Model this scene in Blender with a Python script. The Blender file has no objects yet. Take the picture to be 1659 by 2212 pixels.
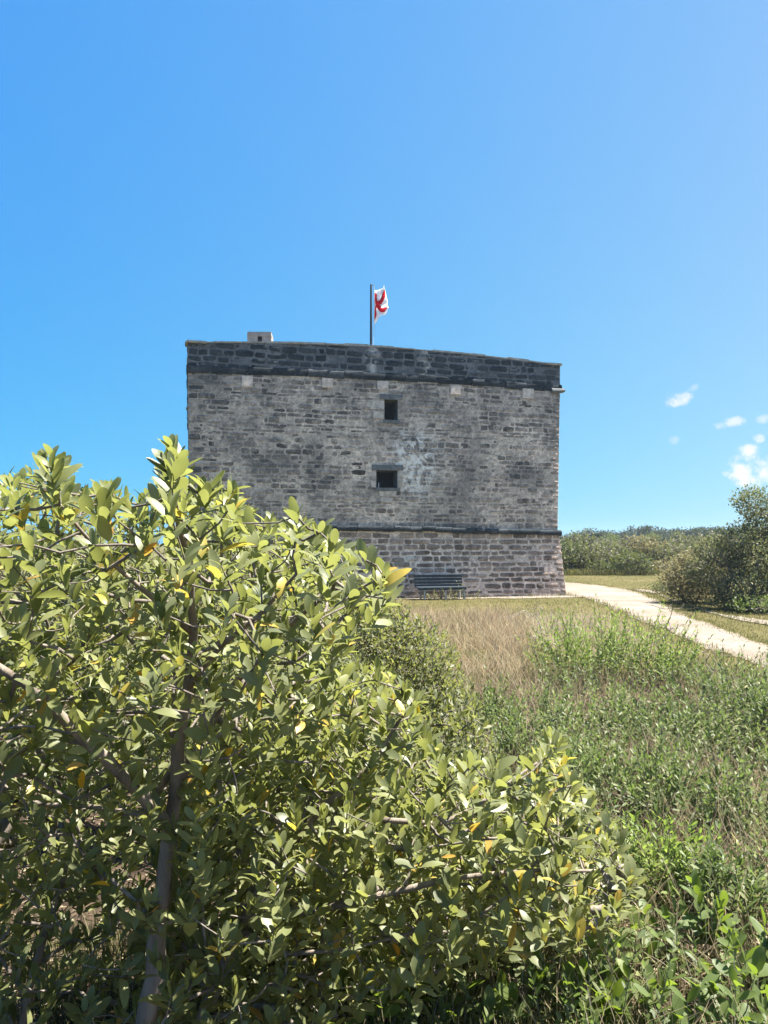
import bpy, math, random
import numpy as np
from mathutils import Vector
R_ = math.radians
scene = bpy.context.scene
col = scene.collection
rng = np.random.default_rng(7)
random.seed(7)

# ------------------------------------------------------------------ camera, sky, sun, exposure
CAM_H = 2.1
cam_d = bpy.data.cameras.new("camera")
cam = bpy.data.objects.new("camera", cam_d); col.objects.link(cam)
cam.location = (0, 0, CAM_H); cam.rotation_euler = (R_(90), 0, 0)
cam_d.sensor_fit = 'VERTICAL'; cam_d.sensor_height = 34.6; cam_d.lens = 26.0
cam_d.shift_y = 64 / 2212
cam_d.clip_start = 0.05; cam_d.clip_end = 5000
scene.camera = cam
scene.cycles.max_bounces = 5; scene.cycles.diffuse_bounces = 2; scene.cycles.transmission_bounces = 3
FPX = 1661.0; CX = 829.5; HY = 1170.0

SUN_EL, SUN_AZ = 63.0, 76.0            # azimuth clockwise from +Y (the view direction)
world = bpy.data.worlds.new("World"); scene.world = world; world.use_nodes = True
scene.view_settings.view_transform = 'Standard'; scene.view_settings.look = 'None'
scene.view_settings.gamma = 1.0; scene.view_settings.exposure = 2.06
sd = bpy.data.lights.new("sun", 'SUN'); sd.energy = 5.0; sd.angle = R_(0.5); sd.color = (1.0, 0.95, 0.86)
sun = bpy.data.objects.new("sun", sd); col.objects.link(sun)
_e, _a = R_(SUN_EL), R_(SUN_AZ)
sdir = Vector((math.sin(_a) * math.cos(_e), math.cos(_a) * math.cos(_e), math.sin(_e)))
sun.rotation_euler = sdir.to_track_quat('Z', 'Y').to_euler()
sun.location = (30, 20, 60)

def build_world():
    nt = world.node_tree; nt.nodes.clear(); L = nt.links
    def N(t, **k):
        n = nt.nodes.new(t)
        for a, b in k.items(): setattr(n, a, b)
        return n
    def M(op, a, b=None, c=None):
        n = N('ShaderNodeMath', operation=op)
        for i, v in enumerate((a, b, c)):
            if v is None: continue
            if isinstance(v, (int, float)): n.inputs[i].default_value = v
            else: L.new(v, n.inputs[i])
        return n.outputs[0]
    sky = N('ShaderNodeTexSky'); sky.sky_type = 'NISHITA'; sky.sun_disc = False
    sky.sun_elevation = R_(SUN_EL); sky.sun_rotation = R_(SUN_AZ)
    sky.altitude = 0; sky.air_density = 1.0; sky.dust_density = 0.3; sky.ozone_density = 1.5
    # the deep even blue of a clear subtropical sky, paler towards the sun's side
    tc = N('ShaderNodeTexCoord'); sx = N('ShaderNodeSeparateXYZ'); L.new(tc.outputs['Generated'], sx.inputs[0])
    sp = N('ShaderNodeSeparateColor'); L.new(sky.outputs[0], sp.inputs[0]); cc = N('ShaderNodeCombineColor')
    for i, (g, c, m) in enumerate(((0.335, -0.45, 1.28), (0.385, 0.45, 0.305), (0.096, 1.364, 0.023))):
        L.new(M('MULTIPLY', M('POWER', sp.outputs[i], g), M('EXPONENT', M('ADD', M('MULTIPLY', sx.outputs[0], m), c))), cc.inputs[i])
    # a few small fair-weather clouds, placed by direction
    yy = M('MAXIMUM', sx.outputs[1], 0.05)
    u = M('DIVIDE', sx.outputs[0], yy); v = M('DIVIDE', sx.outputs[2], yy)
    cb = N('ShaderNodeCombineXYZ'); L.new(u, cb.inputs[0]); L.new(v, cb.inputs[1])
    nz = N('ShaderNodeTexNoise'); nz.inputs['Scale'].default_value = 55; nz.inputs['Detail'].default_value = 6
    nz.inputs['Roughness'].default_value = 0.6
    L.new(cb.outputs[0], nz.inputs['Vector'])
    nz2 = N('ShaderNodeTexNoise'); nz2.inputs['Scale'].default_value = 22; nz2.inputs['Detail'].default_value = 3
    L.new(cb.outputs[0], nz2.inputs['Vector'])
    nsum = M('ADD', M('MULTIPLY', M('SUBTRACT', nz.outputs[0], 0.5), 2.6), M('MULTIPLY', M('SUBTRACT', nz2.outputs[0], 0.5), 1.4))
    blobs = [(1468, 861, 36, 15, 0.32, .9), (1498, 838, 22, 10, 0.5, .35), (1588, 911, 26, 13, 0.1, .7), (1555, 921, 17, 9, 0, .5),
             (1650, 905, 26, 12, .2, .5), (1455, 952, 14, 10, 0, .3), (1640, 948, 14, 11, 0, .6),
             (1612, 980, 46, 24, 0.05, 1.0), (1612, 1022, 52, 32, -0.3, 1.0), (1655, 1010, 55, 34, 0.35, 1.0), (1710, 1015, 80, 44, 0.1, 1.0)]
    tot = None
    for (bx, by, a, b, rot, st) in blobs:
        u0 = (bx - CX) / FPX; v0 = (HY - by) / FPX
        du = M('SUBTRACT', u, u0); dv = M('SUBTRACT', v, v0)
        c, s = math.cos(rot), math.sin(rot)
        p = M('MULTIPLY', M('ADD', M('MULTIPLY', du, c), M('MULTIPLY', dv, s)), FPX / a)
        q = M('MULTIPLY', M('SUBTRACT', M('MULTIPLY', dv, c), M('MULTIPLY', du, s)), FPX / b)
        d = M('ADD', M('MULTIPLY', p, p), M('MULTIPLY', q, q))
        k = M('SUBTRACT', M('SUBTRACT', 1.0, d), M('MULTIPLY', nsum, -1.5))
        mr = N('ShaderNodeMapRange'); mr.interpolation_type = 'SMOOTHSTEP'
        L.new(k, mr.inputs[0]); mr.inputs[1].default_value = -0.1; mr.inputs[2].default_value = 1.4
        mr.inputs[3].default_value = 0; mr.inputs[4].default_value = st
        tot = mr.outputs[0] if tot is None else M('MAXIMUM', tot, mr.outputs[0])
    tot = M('MULTIPLY', tot, M('GREATER_THAN', sx.outputs[1], 0.1))
    mx = N('ShaderNodeMix', data_type='RGBA'); L.new(tot, mx.inputs[0]); L.new(cc.outputs[0], mx.inputs[6])
    mx.inputs[7].default_value = (4.9, 5.0, 5.1, 1)
    bg = N('ShaderNodeBackground'); bg.inputs['Strength'].default_value = 0.05
    L.new(mx.outputs[2], bg.inputs['Color'])
    out = N('ShaderNodeOutputWorld'); L.new(bg.outputs[0], out.inputs[0])
build_world()

# ------------------------------------------------------------------ helpers
def tag(o, label=None, cat=None, group=None, kind=None):
    if label: o['label'] = label
    if cat: o['category'] = cat
    if group: o['group'] = group
    if kind: o['kind'] = kind
    return o

def empty(name, loc=(0, 0, 0), rz=0):
    o = bpy.data.objects.new(name, None); col.objects.link(o)
    o.location = loc; o.rotation_euler = (0, 0, rz); o.empty_display_size = 0.2
    return o

def link_mesh(name, me, mat=None, parent=None):
    o = bpy.data.objects.new(name, me); col.objects.link(o)
    if mat: me.materials.append(mat)
    if parent: o.parent = parent
    return o

def np_mesh(name, V, faces, attrs=None, smooth=True):
    """V (n,3); faces: list of (m,k) int arrays"""
    me = bpy.data.meshes.new(name)
    V = np.ascontiguousarray(V, dtype=np.float32)
    me.vertices.add(len(V)); me.vertices.foreach_set('co', V.ravel())
    loops = np.concatenate([f.ravel() for f in faces]).astype(np.int32)
    tot = np.concatenate([np.full(len(f), f.shape[1], np.int32) for f in faces])
    st = np.concatenate([[0], np.cumsum(tot)[:-1]]).astype(np.int32)
    me.loops.add(len(loops)); me.loops.foreach_set('vertex_index', loops)
    me.polygons.add(len(tot)); me.polygons.foreach_set('loop_start', st)
    try: me.polygons.foreach_set('loop_total', tot)
    except Exception: pass
    if smooth: me.polygons.foreach_set('use_smooth', np.ones(len(tot), bool))
    for k, a in (attrs or {}).items():
        at = me.attributes.new(k, 'FLOAT', 'POINT'); at.data.foreach_set('value', np.asarray(a, np.float32))
    me.update(calc_edges=True); me.validate()
    return me

def px(x, y, Y):
    return np.array([(x - CX) / FPX * Y, Y, CAM_H + (HY - y) / FPX * Y])

def gp(x, y, z=0.0):                    # point of the ground seen at x, y
    Y = FPX * (CAM_H - z) / (y - HY)
    return np.array([(x - CX) / FPX * Y, Y, z])

def smooth01(t):
    t = np.clip(t, 0, 1); return t * t * (3 - 2 * t)

def gz(x, y):
    x = np.asarray(x, float); y = np.asarray(y, float)
    m = 1 - smooth01((y - 8.0) / 3.2)
    h = -0.14 + 0.05 * np.sin(x * 1.7 + 0.6 * y) + 0.04 * np.sin(y * 2.3 - x) 
    return m * h

def unit(a):
    return a / np.maximum(np.linalg.norm(a, axis=-1, keepdims=True), 1e-9)

class MB:
    """collects boxes, prisms and tubes into one mesh"""
    def __init__(s): s.v = []; s.f = []; s.n = 0
    def add(s, V, F):
        s.v.extend([tuple(map(float, p)) for p in V]); s.f.extend([[i + s.n for i in f] for f in F]); s.n += len(V)
    def box(s, c, d, ax=None, jit=0.0):
        c = np.array(c, float); ax = np.eye(3) if ax is None else ax
        V = []
        for sx in (-1, 1):
            for sy in (-1, 1):
                for sz in (-1, 1):
                    V.append(c + ax[0] * sx * d[0] / 2 + ax[1] * sy * d[1] / 2 + ax[2] * sz * d[2] / 2 + np.array([random.uniform(-jit, jit) for _ in range(3)]))
        s.add(V, [(0, 1, 3, 2), (4, 6, 7, 5), (0, 4, 5, 1), (2, 3, 7, 6), (0, 2, 6, 4), (1, 5, 7, 3)])
    def tube(s, pts, rad, k=6, cap=True):
        pts = np.array(pts, float); n = len(pts)
        if np.isscalar(rad): rad = [rad] * n
        T = np.gradient(pts, axis=0); T = unit(T)
        up = np.array([0, 0, 1.0]) if abs(T[0][2]) < 0.9 else np.array([1.0, 0, 0])
        V = []; F = []
        for i in range(n):
            a = np.cross(T[i], up); a /= max(np.linalg.norm(a), 1e-9); b = np.cross(T[i], a)
            for j in range(k):
                th = 2 * math.pi * j / k
                V.append(pts[i] + rad[i] * (math.cos(th) * a + math.sin(th) * b))
        for i in range(n - 1):
            for j in range(k):
                j2 = (j + 1) % k
                F.append((i * k + j, i * k + j2, (i + 1) * k + j2, (i + 1) * k + j))
        if cap:
            F.append(tuple(range(k - 1, -1, -1))); F.append(tuple((n - 1) * k + j for j in range(k)))
        s.add(V, F)
    def build(s, name, mat, parent=None, smooth=False, bevel=0.0):
        me = bpy.data.meshes.new(name); me.from_pydata(s.v, [], s.f); me.validate()
        if smooth: me.polygons.foreach_set('use_smooth', [True] * len(me.polygons))
        o = link_mesh(name, me, mat, parent)
        if bevel:
            b = o.modifiers.new('bevel', 'BEVEL'); b.width = bevel; b.segments = 2; b.limit_method = 'ANGLE'
        return o

# ------------------------------------------------------------------ materials
def mat_new(name):
    m = bpy.data.materials.new(name); m.use_nodes = True
    nt = m.node_tree; nt.nodes.clear()
    out = nt.nodes.new('ShaderNodeOutputMaterial')
    return m, nt, out

class NT:
    def __init__(s, nt): s.nt = nt
    def n(s, t, **k):
        n = s.nt.nodes.new(t)
        for a, b in k.items(): setattr(n, a, b)
        return n
    def l(s, a, b): s.nt.links.new(a, b)
    def noise(s, scale, detail=4, rough=0.55, vec=None, dist=0):
        n = s.n('ShaderNodeTexNoise'); n.inputs['Scale'].default_value = scale; n.inputs['Detail'].default_value = detail
        n.inputs['Roughness'].default_value = rough; n.inputs['Distortion'].default_value = dist
        if vec is not None: s.l(vec, n.inputs['Vector'])
        return n.outputs[0]
    def ramp(s, fac, stops, interp='LINEAR'):
        r = s.n('ShaderNodeValToRGB'); r.color_ramp.interpolation = interp
        el = r.color_ramp.elements
        while len(el) < len(stops): el.new(0.5)
        for e, (p, c) in zip(el, stops):
            e.position = p; e.color = (*c, 1) if len(c) == 3 else c
        s.l(fac, r.inputs[0]); return r.outputs[0]
    def mix(s, fac, a, b, mode='MIX'):
        m = s.n('ShaderNodeMix', data_type='RGBA', blend_type=mode)
        for i, v in ((0, fac), (6, a), (7, b)):
            if isinstance(v, (int, float)): m.inputs[i].default_value = v
            elif isinstance(v, tuple): m.inputs[i].default_value = (*v, 1) if len(v) == 3 else v
            else: s.l(v, m.inputs[i])
        return m.outputs[2]
    def math(s, op, a, b=None, clamp=False):
        m = s.n('ShaderNodeMath', operation=op); m.use_clamp = clamp
        for i, v in enumerate((a, b)):
            if v is None: continue
            if isinstance(v, (int, float)): m.inputs[i].default_value = v
            else: s.l(v, m.inputs[i])
        return m.outputs[0]
    def rng(s, v, a, b, c=0, d=1, st='SMOOTHSTEP'):
        m = s.n('ShaderNodeMapRange', interpolation_type=st); s.l(v, m.inputs[0])
        for i, q in enumerate((a, b, c, d)): m.inputs[i + 1].default_value = q
        return m.outputs[0]
    def attr(s, name):
        a = s.n('ShaderNodeAttribute'); a.attribute_name = name; return a.outputs['Fac']
    def pos(s):
        return s.n('ShaderNodeTexCoord').outputs['Object']
    def bump(s, h, strength, dist=0.02):
        b = s.n('ShaderNodeBump'); b.inputs['Strength'].default_value = strength; b.inputs['Distance'].default_value = dist
        s.l(h, b.inputs['Height']); return b.outputs[0]
    def principled(s, out, color, rough=0.8, normal=None, spec=0.5, metal=0):
        p = s.n('ShaderNodeBsdfPrincipled')
        if isinstance(color, tuple): p.inputs['Base Color'].default_value = (*color, 1)
        else: s.l(color, p.inputs['Base Color'])
        if isinstance(rough, (int, float)): p.inputs['Roughness'].default_value = rough
        else: s.l(rough, p.inputs['Roughness'])
        p.inputs['Specular IOR Level'].default_value = spec; p.inputs['Metallic'].default_value = metal
        if normal is not None: s.l(normal, p.inputs['Normal'])
        if out is not None: s.l(p.outputs[0], out.inputs[0])
        return p

def mat_plain(name, c, rough=0.7, var=0.25, scale=8, spec=0.4, bump=0.2):
    m, nt, out = mat_new(name); t = NT(nt); p = t.pos()
    nz = t.noise(scale, 5, 0.6, p)
    f = t.ramp(nz, [(0.25, tuple(v * (1 - var) for v in c)), (0.75, tuple(min(1, v * (1 + var)) for v in c))])
    t.principled(out, f, rough, t.bump(t.noise(scale * 4, 4, 0.6, p), bump, 0.01), spec)
    return m

def mat_leaf(name, stops, under=None, trans=0.3, tcol=(0.30, 0.38, 0.05), rough=0.5, spec=0.2):
    m, nt, out = mat_new(name); t = NT(nt); q = 0.84
    stops = [(a, tuple(v * q for v in b)) for a, b in stops]; tcol = tuple(v * q for v in tcol); under = under and tuple(v * q for v in under)
    c = t.ramp(t.attr('tint'), stops)
    c = t.mix(0.35, c, t.ramp(t.noise(30, 2, 0.5, t.pos()), [(0.3, (0.5, 0.5, 0.5)), (0.7, (1.35, 1.35, 1.35))]), 'MULTIPLY')
    if under:
        g = t.n('ShaderNodeNewGeometry'); cu = t.mix(g.outputs['Backfacing'], c, t.mix(0.5, c, under))
    else: cu = c
    p = t.principled(None, cu, rough, None, spec)
    tr = t.n('ShaderNodeBsdfTranslucent'); tc = t.mix(0.55, c, tcol); t.l(tc, tr.inputs[0])
    ms = t.n('ShaderNodeMixShader'); ms.inputs[0].default_value = trans
    t.l(p.outputs[0], ms.inputs[1]); t.l(tr.outputs[0], ms.inputs[2]); t.l(ms.outputs[0], out.inputs[0])
    return m

def mat_bark(name, a, b, scale=14):
    m, nt, out = mat_new(name); t = NT(nt)
    mp = t.n('ShaderNodeMapping'); mp.inputs['Scale'].default_value = (1, 1, 0.25); t.l(t.pos(), mp.inputs[0])
    nz = t.noise(scale, 6, 0.65, mp.outputs[0], 0.6)
    c = t.ramp(nz, [(0.3, a), (0.7, b)])
    t.principled(out, c, 0.9, t.bump(t.noise(scale * 3, 5, 0.6, mp.outputs[0]), 0.6, 0.01), 0.2)
    return m

def mat_stone(name, ramp, mortar, dark_amt=0.5, smear=0.3):
    """coursed shell stone: tint = the stone's own shade, mort = mortar, white / tan / dark = staining"""
    m, nt, out = mat_new(name); t = NT(nt); p = t.pos()
    c = t.ramp(t.attr('tint'), ramp)
    big = t.noise(0.55, 4, 0.6, p); mid = t.noise(3.5, 6, 0.7, p); fine = t.noise(22, 6, 0.75, p)
    c = t.mix(t.math('MULTIPLY', t.attr('tan'), 0.85), c, t.mix(t.attr('tint'), (0.28, 0.205, 0.16), (0.66, 0.49, 0.38)))
    mc = t.mix(t.attr('tan'), mortar, (0.76, 0.61, 0.50))
    c = t.mix(t.attr('mort'), c, mc)
    c = t.mix(0.85, c, t.ramp(mid, [(0.28, (0.36, 0.36, 0.37)), (0.5, (1.0, 1.0, 1.0)), (0.74, (1.6, 1.56, 1.52))]), 'MULTIPLY')
    c = t.mix(0.75, c, t.ramp(fine, [(0.3, (0.5, 0.5, 0.5)), (0.7, (1.5, 1.5, 1.5))]), 'MULTIPLY')
    sm = t.rng(t.noise(1.3, 5, 0.65, p, 0.8), 0.42, 0.62, 0.0, smear)
    c = t.mix(sm, c, t.mix(t.noise(6, 5, 0.7, p), tuple(v * 0.6 for v in mortar), tuple(v * 1.2 for v in mortar)))
    mpz = t.n('ShaderNodeMapping'); mpz.inputs['Scale'].default_value = (1, 1, 3.2); t.l(p, mpz.inputs[0])
    smd = t.math('MULTIPLY', t.rng(t.noise(1.9, 6, 0.72, mpz.outputs[0], 0.5), 0.52, 0.66), 0.75 * dark_amt)
    c = t.mix(smd, c, t.mix(fine, (0.03, 0.036, 0.042), (0.12, 0.125, 0.13)))
    c = t.mix(0.8, c, t.ramp(t.noise(8.5, 5, 0.7, p, 0.6), [(0.3, (0.45, 0.45, 0.46)), (0.52, (1.05, 1.04, 1.03)), (0.72, (1.7, 1.66, 1.62))]), 'MULTIPLY')
    # lichen and weather stain
    k = t.math('MULTIPLY', t.rng(t.math('ADD', t.math('MULTIPLY', big, 0.6), t.math('MULTIPLY', mid, 0.4)), 0.42, 0.62), dark_amt)
    k = t.math('MAXIMUM', k, t.math('MULTIPLY', t.attr('dark'), t.rng(mid, 0.28, 0.55, 0.55, 1.0)))
    c = t.mix(t.math('MINIMUM', k, 0.93), c, t.mix(fine, (0.022, 0.027, 0.031), (0.10, 0.115, 0.125)))
    # pale lime bloom
    w = t.math('MULTIPLY', t.math('MULTIPLY', t.attr('white'), t.rng(t.noise(2.6, 6, 0.7, p, 1.0), 0.44, 0.56)), t.math('ADD', 0.75, t.math('MULTIPLY', t.attr('mort'), 0.6)))
    c = t.mix(t.math('MINIMUM', w, 0.95), c, (0.90, 0.83, 0.75))
    h = t.math('ADD', t.math('MULTIPLY', mid, 0.6), t.math('MULTIPLY', fine, 0.5))
    t.principled(out, c, 0.95, t.bump(h, 0.25, 0.02), 0.1)
    return m

GREY = [(0.0, (0.075, 0.064, 0.056)), (0.3, (0.22, 0.184, 0.156)), (0.7, (0.47, 0.385, 0.315)), (1.0, (0.72, 0.585, 0.48))]
M = {}
M['wall'] = mat_stone('weathered_wall_stone', GREY, (0.72, 0.59, 0.48), 0.72, 0.6)
M['parapet'] = mat_stone('blackened_parapet_stone', [(0.0, (0.012, 0.018, 0.025)), (0.55, (0.032, 0.042, 0.053)), (1.0, (0.11, 0.115, 0.12))], (0.20, 0.205, 0.21), 0.5, 0.2)
M['cordon'] = mat_stone('blackened_cordon_stone', [(0.0, (0.014, 0.019, 0.024)), (0.6, (0.035, 0.042, 0.05)), (1.0, (0.08, 0.085, 0.09))], (0.12, 0.13, 0.14), 0.5, 0.1)
M['plinth'] = mat_stone('plinth_stone', [(0.0, (0.045, 0.037, 0.033)), (0.4, (0.125, 0.097, 0.08)), (0.8, (0.28, 0.21, 0.168)), (1.0, (0.38, 0.31, 0.27))], (0.70, 0.57, 0.50), 0.35)
M['pale_stone'] = mat_plain('pale_patch_stone', (0.66, 0.545, 0.46), 0.95, 0.4, 7, 0.1, 0.4)
M['jamb'] = mat_plain('jamb_stone_worn', (0.56, 0.475, 0.40), 0.95, 0.45, 6, 0.1, 0.4)
M['coping'] = mat_plain('coping_stone', (0.40, 0.38, 0.35), 0.95, 0.45, 5, 0.1, 0.6)
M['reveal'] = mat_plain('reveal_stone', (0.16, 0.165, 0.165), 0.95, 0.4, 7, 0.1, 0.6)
M['void'] = mat_plain('dark_void', (0.006, 0.007, 0.010), 0.6, 0.2, 4, 0.2, 0.0)  # near-black colour stands in for the unlit space behind openings
M['frame'] = mat_plain('window_frame_wood', (0.10, 0.105, 0.10), 0.8, 0.2, 12)
M['white'] = mat_plain('glint_white', (0.8, 0.8, 0.78), 0.5, 0.05, 12)  # white that stands for a glint of light in the lower window
M['chimney'] = mat_plain('chimney_stone', (0.27, 0.25, 0.23), 0.95, 0.3, 4, 0.1, 0.6)
M['deck'] = mat_plain('terrace_tabby', (0.3, 0.28, 0.26), 0.95, 0.3, 1.5, 0.1, 0.5)
M['pole'] = mat_plain('dark_pole_paint', (0.018, 0.022, 0.035), 0.45, 0.15, 20)
M['rope'] = mat_plain('halyard_rope', (0.5, 0.5, 0.48), 0.9, 0.1, 40)
M['bench_slat'] = mat_plain('bench_dark_slat', (0.022, 0.034, 0.048), 0.55, 0.25, 9, 0.4, 0.3)
M['bench_leg'] = mat_plain('bench_grey_leg', (0.34, 0.35, 0.34), 0.7, 0.2, 9)
M['bark'] = mat_bark('mangrove_bark', (0.09, 0.072, 0.058), (0.30, 0.25, 0.205))
M['twig'] = mat_bark('grey_twig_bark', (0.09, 0.076, 0.062), (0.25, 0.215, 0.18), 20)
M['dead'] = mat_bark('bleached_dead_twig', (0.17, 0.145, 0.115), (0.34, 0.295, 0.24), 20)
ORANGE = (0.85, 0.36, 0.02)
M['mangrove'] = mat_leaf('mangrove_leaf', [(0.0, (0.04, 0.065, 0.022)), (0.4, (0.165, 0.188, 0.052)), (0.8, (0.315, 0.33, 0.105)), (0.9, (0.36, 0.34, 0.05)), (0.95, (0.85, 0.58, 0.03)), (1.0, ORANGE)],
                         under=(0.22, 0.235, 0.13), trans=0.40, tcol=(0.53, 0.57, 0.14), rough=0.42, spec=0.35)
M['oxeye'] = mat_leaf('sea_oxeye_leaf', [(0.0, (0.045, 0.075, 0.02)), (0.45, (0.115, 0.15, 0.048)), (0.85, (0.235, 0.262, 0.10)), (1.0, (0.30, 0.27, 0.11))], trans=0.38, tcol=(0.27, 0.40, 0.08), rough=0.5, spec=0.3)
M['oxeye_bright'] = mat_leaf('bright_oxeye_leaf', [(0.0, (0.07, 0.11, 0.02)), (0.45, (0.17, 0.24, 0.05)), (0.85, (0.28, 0.34, 0.09)), (1.0, (0.36, 0.36, 0.12))], trans=0.45, tcol=(0.4, 0.56, 0.08), rough=0.5, spec=0.3)
M['olive'] = mat_leaf('olive_leaf', [(0.0, (0.055, 0.075, 0.022)), (0.5, (0.14, 0.155, 0.05)), (0.9, (0.24, 0.24, 0.095)), (1.0, (0.45, 0.33, 0.04))], under=(0.28, 0.29, 0.19), trans=0.42, tcol=(0.5, 0.54, 0.12), rough=0.45)
M['seedling'] = mat_leaf('seedling_leaf', [(0.0, (0.05, 0.09, 0.02)), (0.6, (0.10, 0.155, 0.03)), (1.0, (0.22, 0.27, 0.05))], under=(0.16, 0.2, 0.08), trans=0.42, tcol=(0.36, 0.5, 0.04), rough=0.5, spec=0.3)
M['buttonwood'] = mat_leaf('buttonwood_leaf', [(0.0, (0.05, 0.07, 0.04)), (0.5, (0.17, 0.185, 0.095)), (0.85, (0.30, 0.295, 0.16)), (1.0, (0.42, 0.33, 0.13))], under=(0.26, 0.27, 0.18), trans=0.42, tcol=(0.16, 0.2, 0.05))
M['tan_leaf'] = mat_leaf('tan_shrub_leaf', [(0.0, (0.11, 0.105, 0.05)), (0.5, (0.265, 0.25, 0.14)), (1.0, (0.42, 0.37, 0.22))], trans=0.42, tcol=(0.26, 0.22, 0.07), rough=0.6)
M['grey_leaf'] = mat_leaf('grey_scrub_leaf', [(0.0, (0.08, 0.082, 0.06)), (0.5, (0.18, 0.168, 0.125)), (1.0, (0.30, 0.265, 0.20))], trans=0.3, rough=0.6)
M['scrub_green'] = mat_leaf('scrub_green_leaf', [(0.0, (0.04, 0.055, 0.03)), (0.5, (0.10, 0.115, 0.06)), (1.0, (0.19, 0.19, 0.10))], trans=0.25, rough=0.6)
M['far_leaf'] = mat_leaf('far_oak_leaf', [(0.0, (0.010, 0.022, 0.019)), (0.5, (0.022, 0.042, 0.031)), (1.0, (0.05, 0.07, 0.042))], trans=0.12, rough=0.6)
M['far_yellow'] = mat_leaf('far_spring_leaf', [(0.0, (0.05, 0.08, 0.02)), (0.5, (0.13, 0.16, 0.04)), (1.0, (0.22, 0.24, 0.06))], trans=0.25, rough=0.6)
M['dry'] = mat_leaf('dry_grass_blade', [(0.0, (0.18, 0.125, 0.08)), (0.5, (0.42, 0.335, 0.21)), (1.0, (0.60, 0.53, 0.37))], trans=0.4, tcol=(0.5, 0.36, 0.22), rough=0.7, spec=0.2)
M['lawn'] = mat_leaf('short_grass_blade', [(0.0, (0.065, 0.08, 0.022)), (0.5, (0.125, 0.12, 0.043)), (1.0, (0.22, 0.185, 0.085))], trans=0.25, tcol=(0.4, 0.4, 0.1), rough=0.7, spec=0.2)
M['stalk'] = mat_leaf('marsh_stalk', [(0.0, (0.05, 0.055, 0.022)), (0.5, (0.13, 0.13, 0.055)), (1.0, (0.30, 0.25, 0.15))], trans=0.1, rough=0.7, spec=0.2)

def mat_ground():
    m, nt, out = mat_new('ground_soil_and_turf'); t = NT(nt); p = t.pos()
    sx = t.n('ShaderNodeSeparateXYZ'); t.l(p, sx.inputs[0])
    a = t.noise(0.35, 5, 0.6, p); b = t.noise(5, 6, 0.7, p); c = t.noise(45, 5, 0.7, p)
    turf = t.ramp(a, [(0.3, (0.064, 0.062, 0.021)), (0.5, (0.09, 0.08, 0.032)), (0.7, (0.128, 0.106, 0.05))])
    turf = t.mix(0.6, turf, t.ramp(b, [(0.3, (0.65, 0.68, 0.6)), (0.7, (1.3, 1.25, 1.2))]), 'MULTIPLY')
    lit = t.ramp(b, [(0.28, (0.02, 0.014, 0.01)), (0.5, (0.055, 0.038, 0.027)), (0.72, (0.16, 0.115, 0.08))])
    f = t.rng(t.math('ADD', sx.outputs[1], t.math('MULTIPLY', a, 3.0)), 11.5, 14.5)
    g = t.mix(f, lit, turf)
    g = t.mix(0.6, g, t.ramp(c, [(0.3, (0.55, 0.55, 0.55)), (0.7, (1.4, 1.4, 1.4))]), 'MULTIPLY')
    t.principled(out, g, 0.95, t.bump(t.math('ADD', b, c), 0.6, 0.04), 0.1)
    return m
M['ground'] = mat_ground()
def mat_sand():
    m, nt, out = mat_new('pale_shell_sand'); t = NT(nt); p = t.pos()
    a = t.noise(0.6, 5, 0.65, p); b = t.noise(7, 6, 0.7, p)
    c = t.ramp(a, [(0.3, (0.165, 0.135, 0.105)), (0.55, (0.235, 0.20, 0.168)), (0.75, (0.29, 0.258, 0.228))])
    c = t.mix(0.5, c, t.ramp(b, [(0.3, (0.5, 0.47, 0.42)), (0.6, (1.1, 1.1, 1.1))]), 'MULTIPLY')
    c = t.mix(0.6, c, t.ramp(t.noise(38, 4, 0.8, p), [(0.36, (0.45, 0.42, 0.38)), (0.5, (1.05, 1.05, 1.05)), (0.7, (1.2, 1.2, 1.2))]), 'MULTIPLY')
    g = t.rng(t.math('ADD', t.math('MULTIPLY', a, 0.55), t.math('MULTIPLY', b, 0.45)), 0.58, 0.68)
    g = t.math('MAXIMUM', t.math('MULTIPLY', g, 0.45), t.math('MULTIPLY', t.rng(t.math('ADD', t.math('MULTIPLY', t.attr('edge'), 0.9), t.math('MULTIPLY', t.math('SUBTRACT', t.noise(2.2, 6, 0.75, p), 0.5), 1.5)), 0.72, 0.98), 0.92))
    c = t.mix(g, c, (0.10, 0.087, 0.034))
    t.principled(out, c, 0.95, t.bump(b, 0.8, 0.05), 0.1)
    return m
M['sand'] = mat_sand()

# ------------------------------------------------------------------ ground, path, tracks
def lines(segs):
    out = []
    for a, b, n in segs: out += list(np.linspace(a, b, n, endpoint=False))
    out.append(segs[-1][1]); return np.array(out)
gx = lines([(-600, -120, 8), (-120, -30, 10), (-30, -8, 16), (-8, 12, 90), (12, 30, 18), (30, 120, 10), (120, 600, 8)])
gy = lines([(-60, 0, 6), (0, 12, 70), (12, 40, 40), (40, 120, 16), (120, 700, 12)])
GX, GY = np.meshgrid(gx, gy)
V = np.stack([GX, GY, gz(GX, GY)], -1).reshape(-1, 3)
nx, ny = len(gx), len(gy)
ii = (np.arange(ny - 1)[:, None] * nx + np.arange(nx - 1)[None, :]).ravel()
tag(link_mesh('ground', np_mesh('ground', V, [np.stack([ii, ii + 1, ii + nx + 1, ii + nx], 1)]), M['ground']), kind='structure')

def resample(pts, n):
    pts = np.array(pts, float); d = np.concatenate([[0], np.cumsum(np.linalg.norm(np.diff(pts, axis=0), axis=1))])
    q = np.linspace(0, d[-1], n)
    return np.stack([np.interp(q, d, pts[:, k]) for k in range(pts.shape[1])], 1)

def wob(n, amp, step, seed):
    r = np.random.default_rng(seed); k = max(4, n // step)
    return np.interp(np.linspace(0, 1, n), np.linspace(0, 1, k), r.uniform(-amp, amp, k)) + r.uniform(-amp, amp, n) * 0.35

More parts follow.
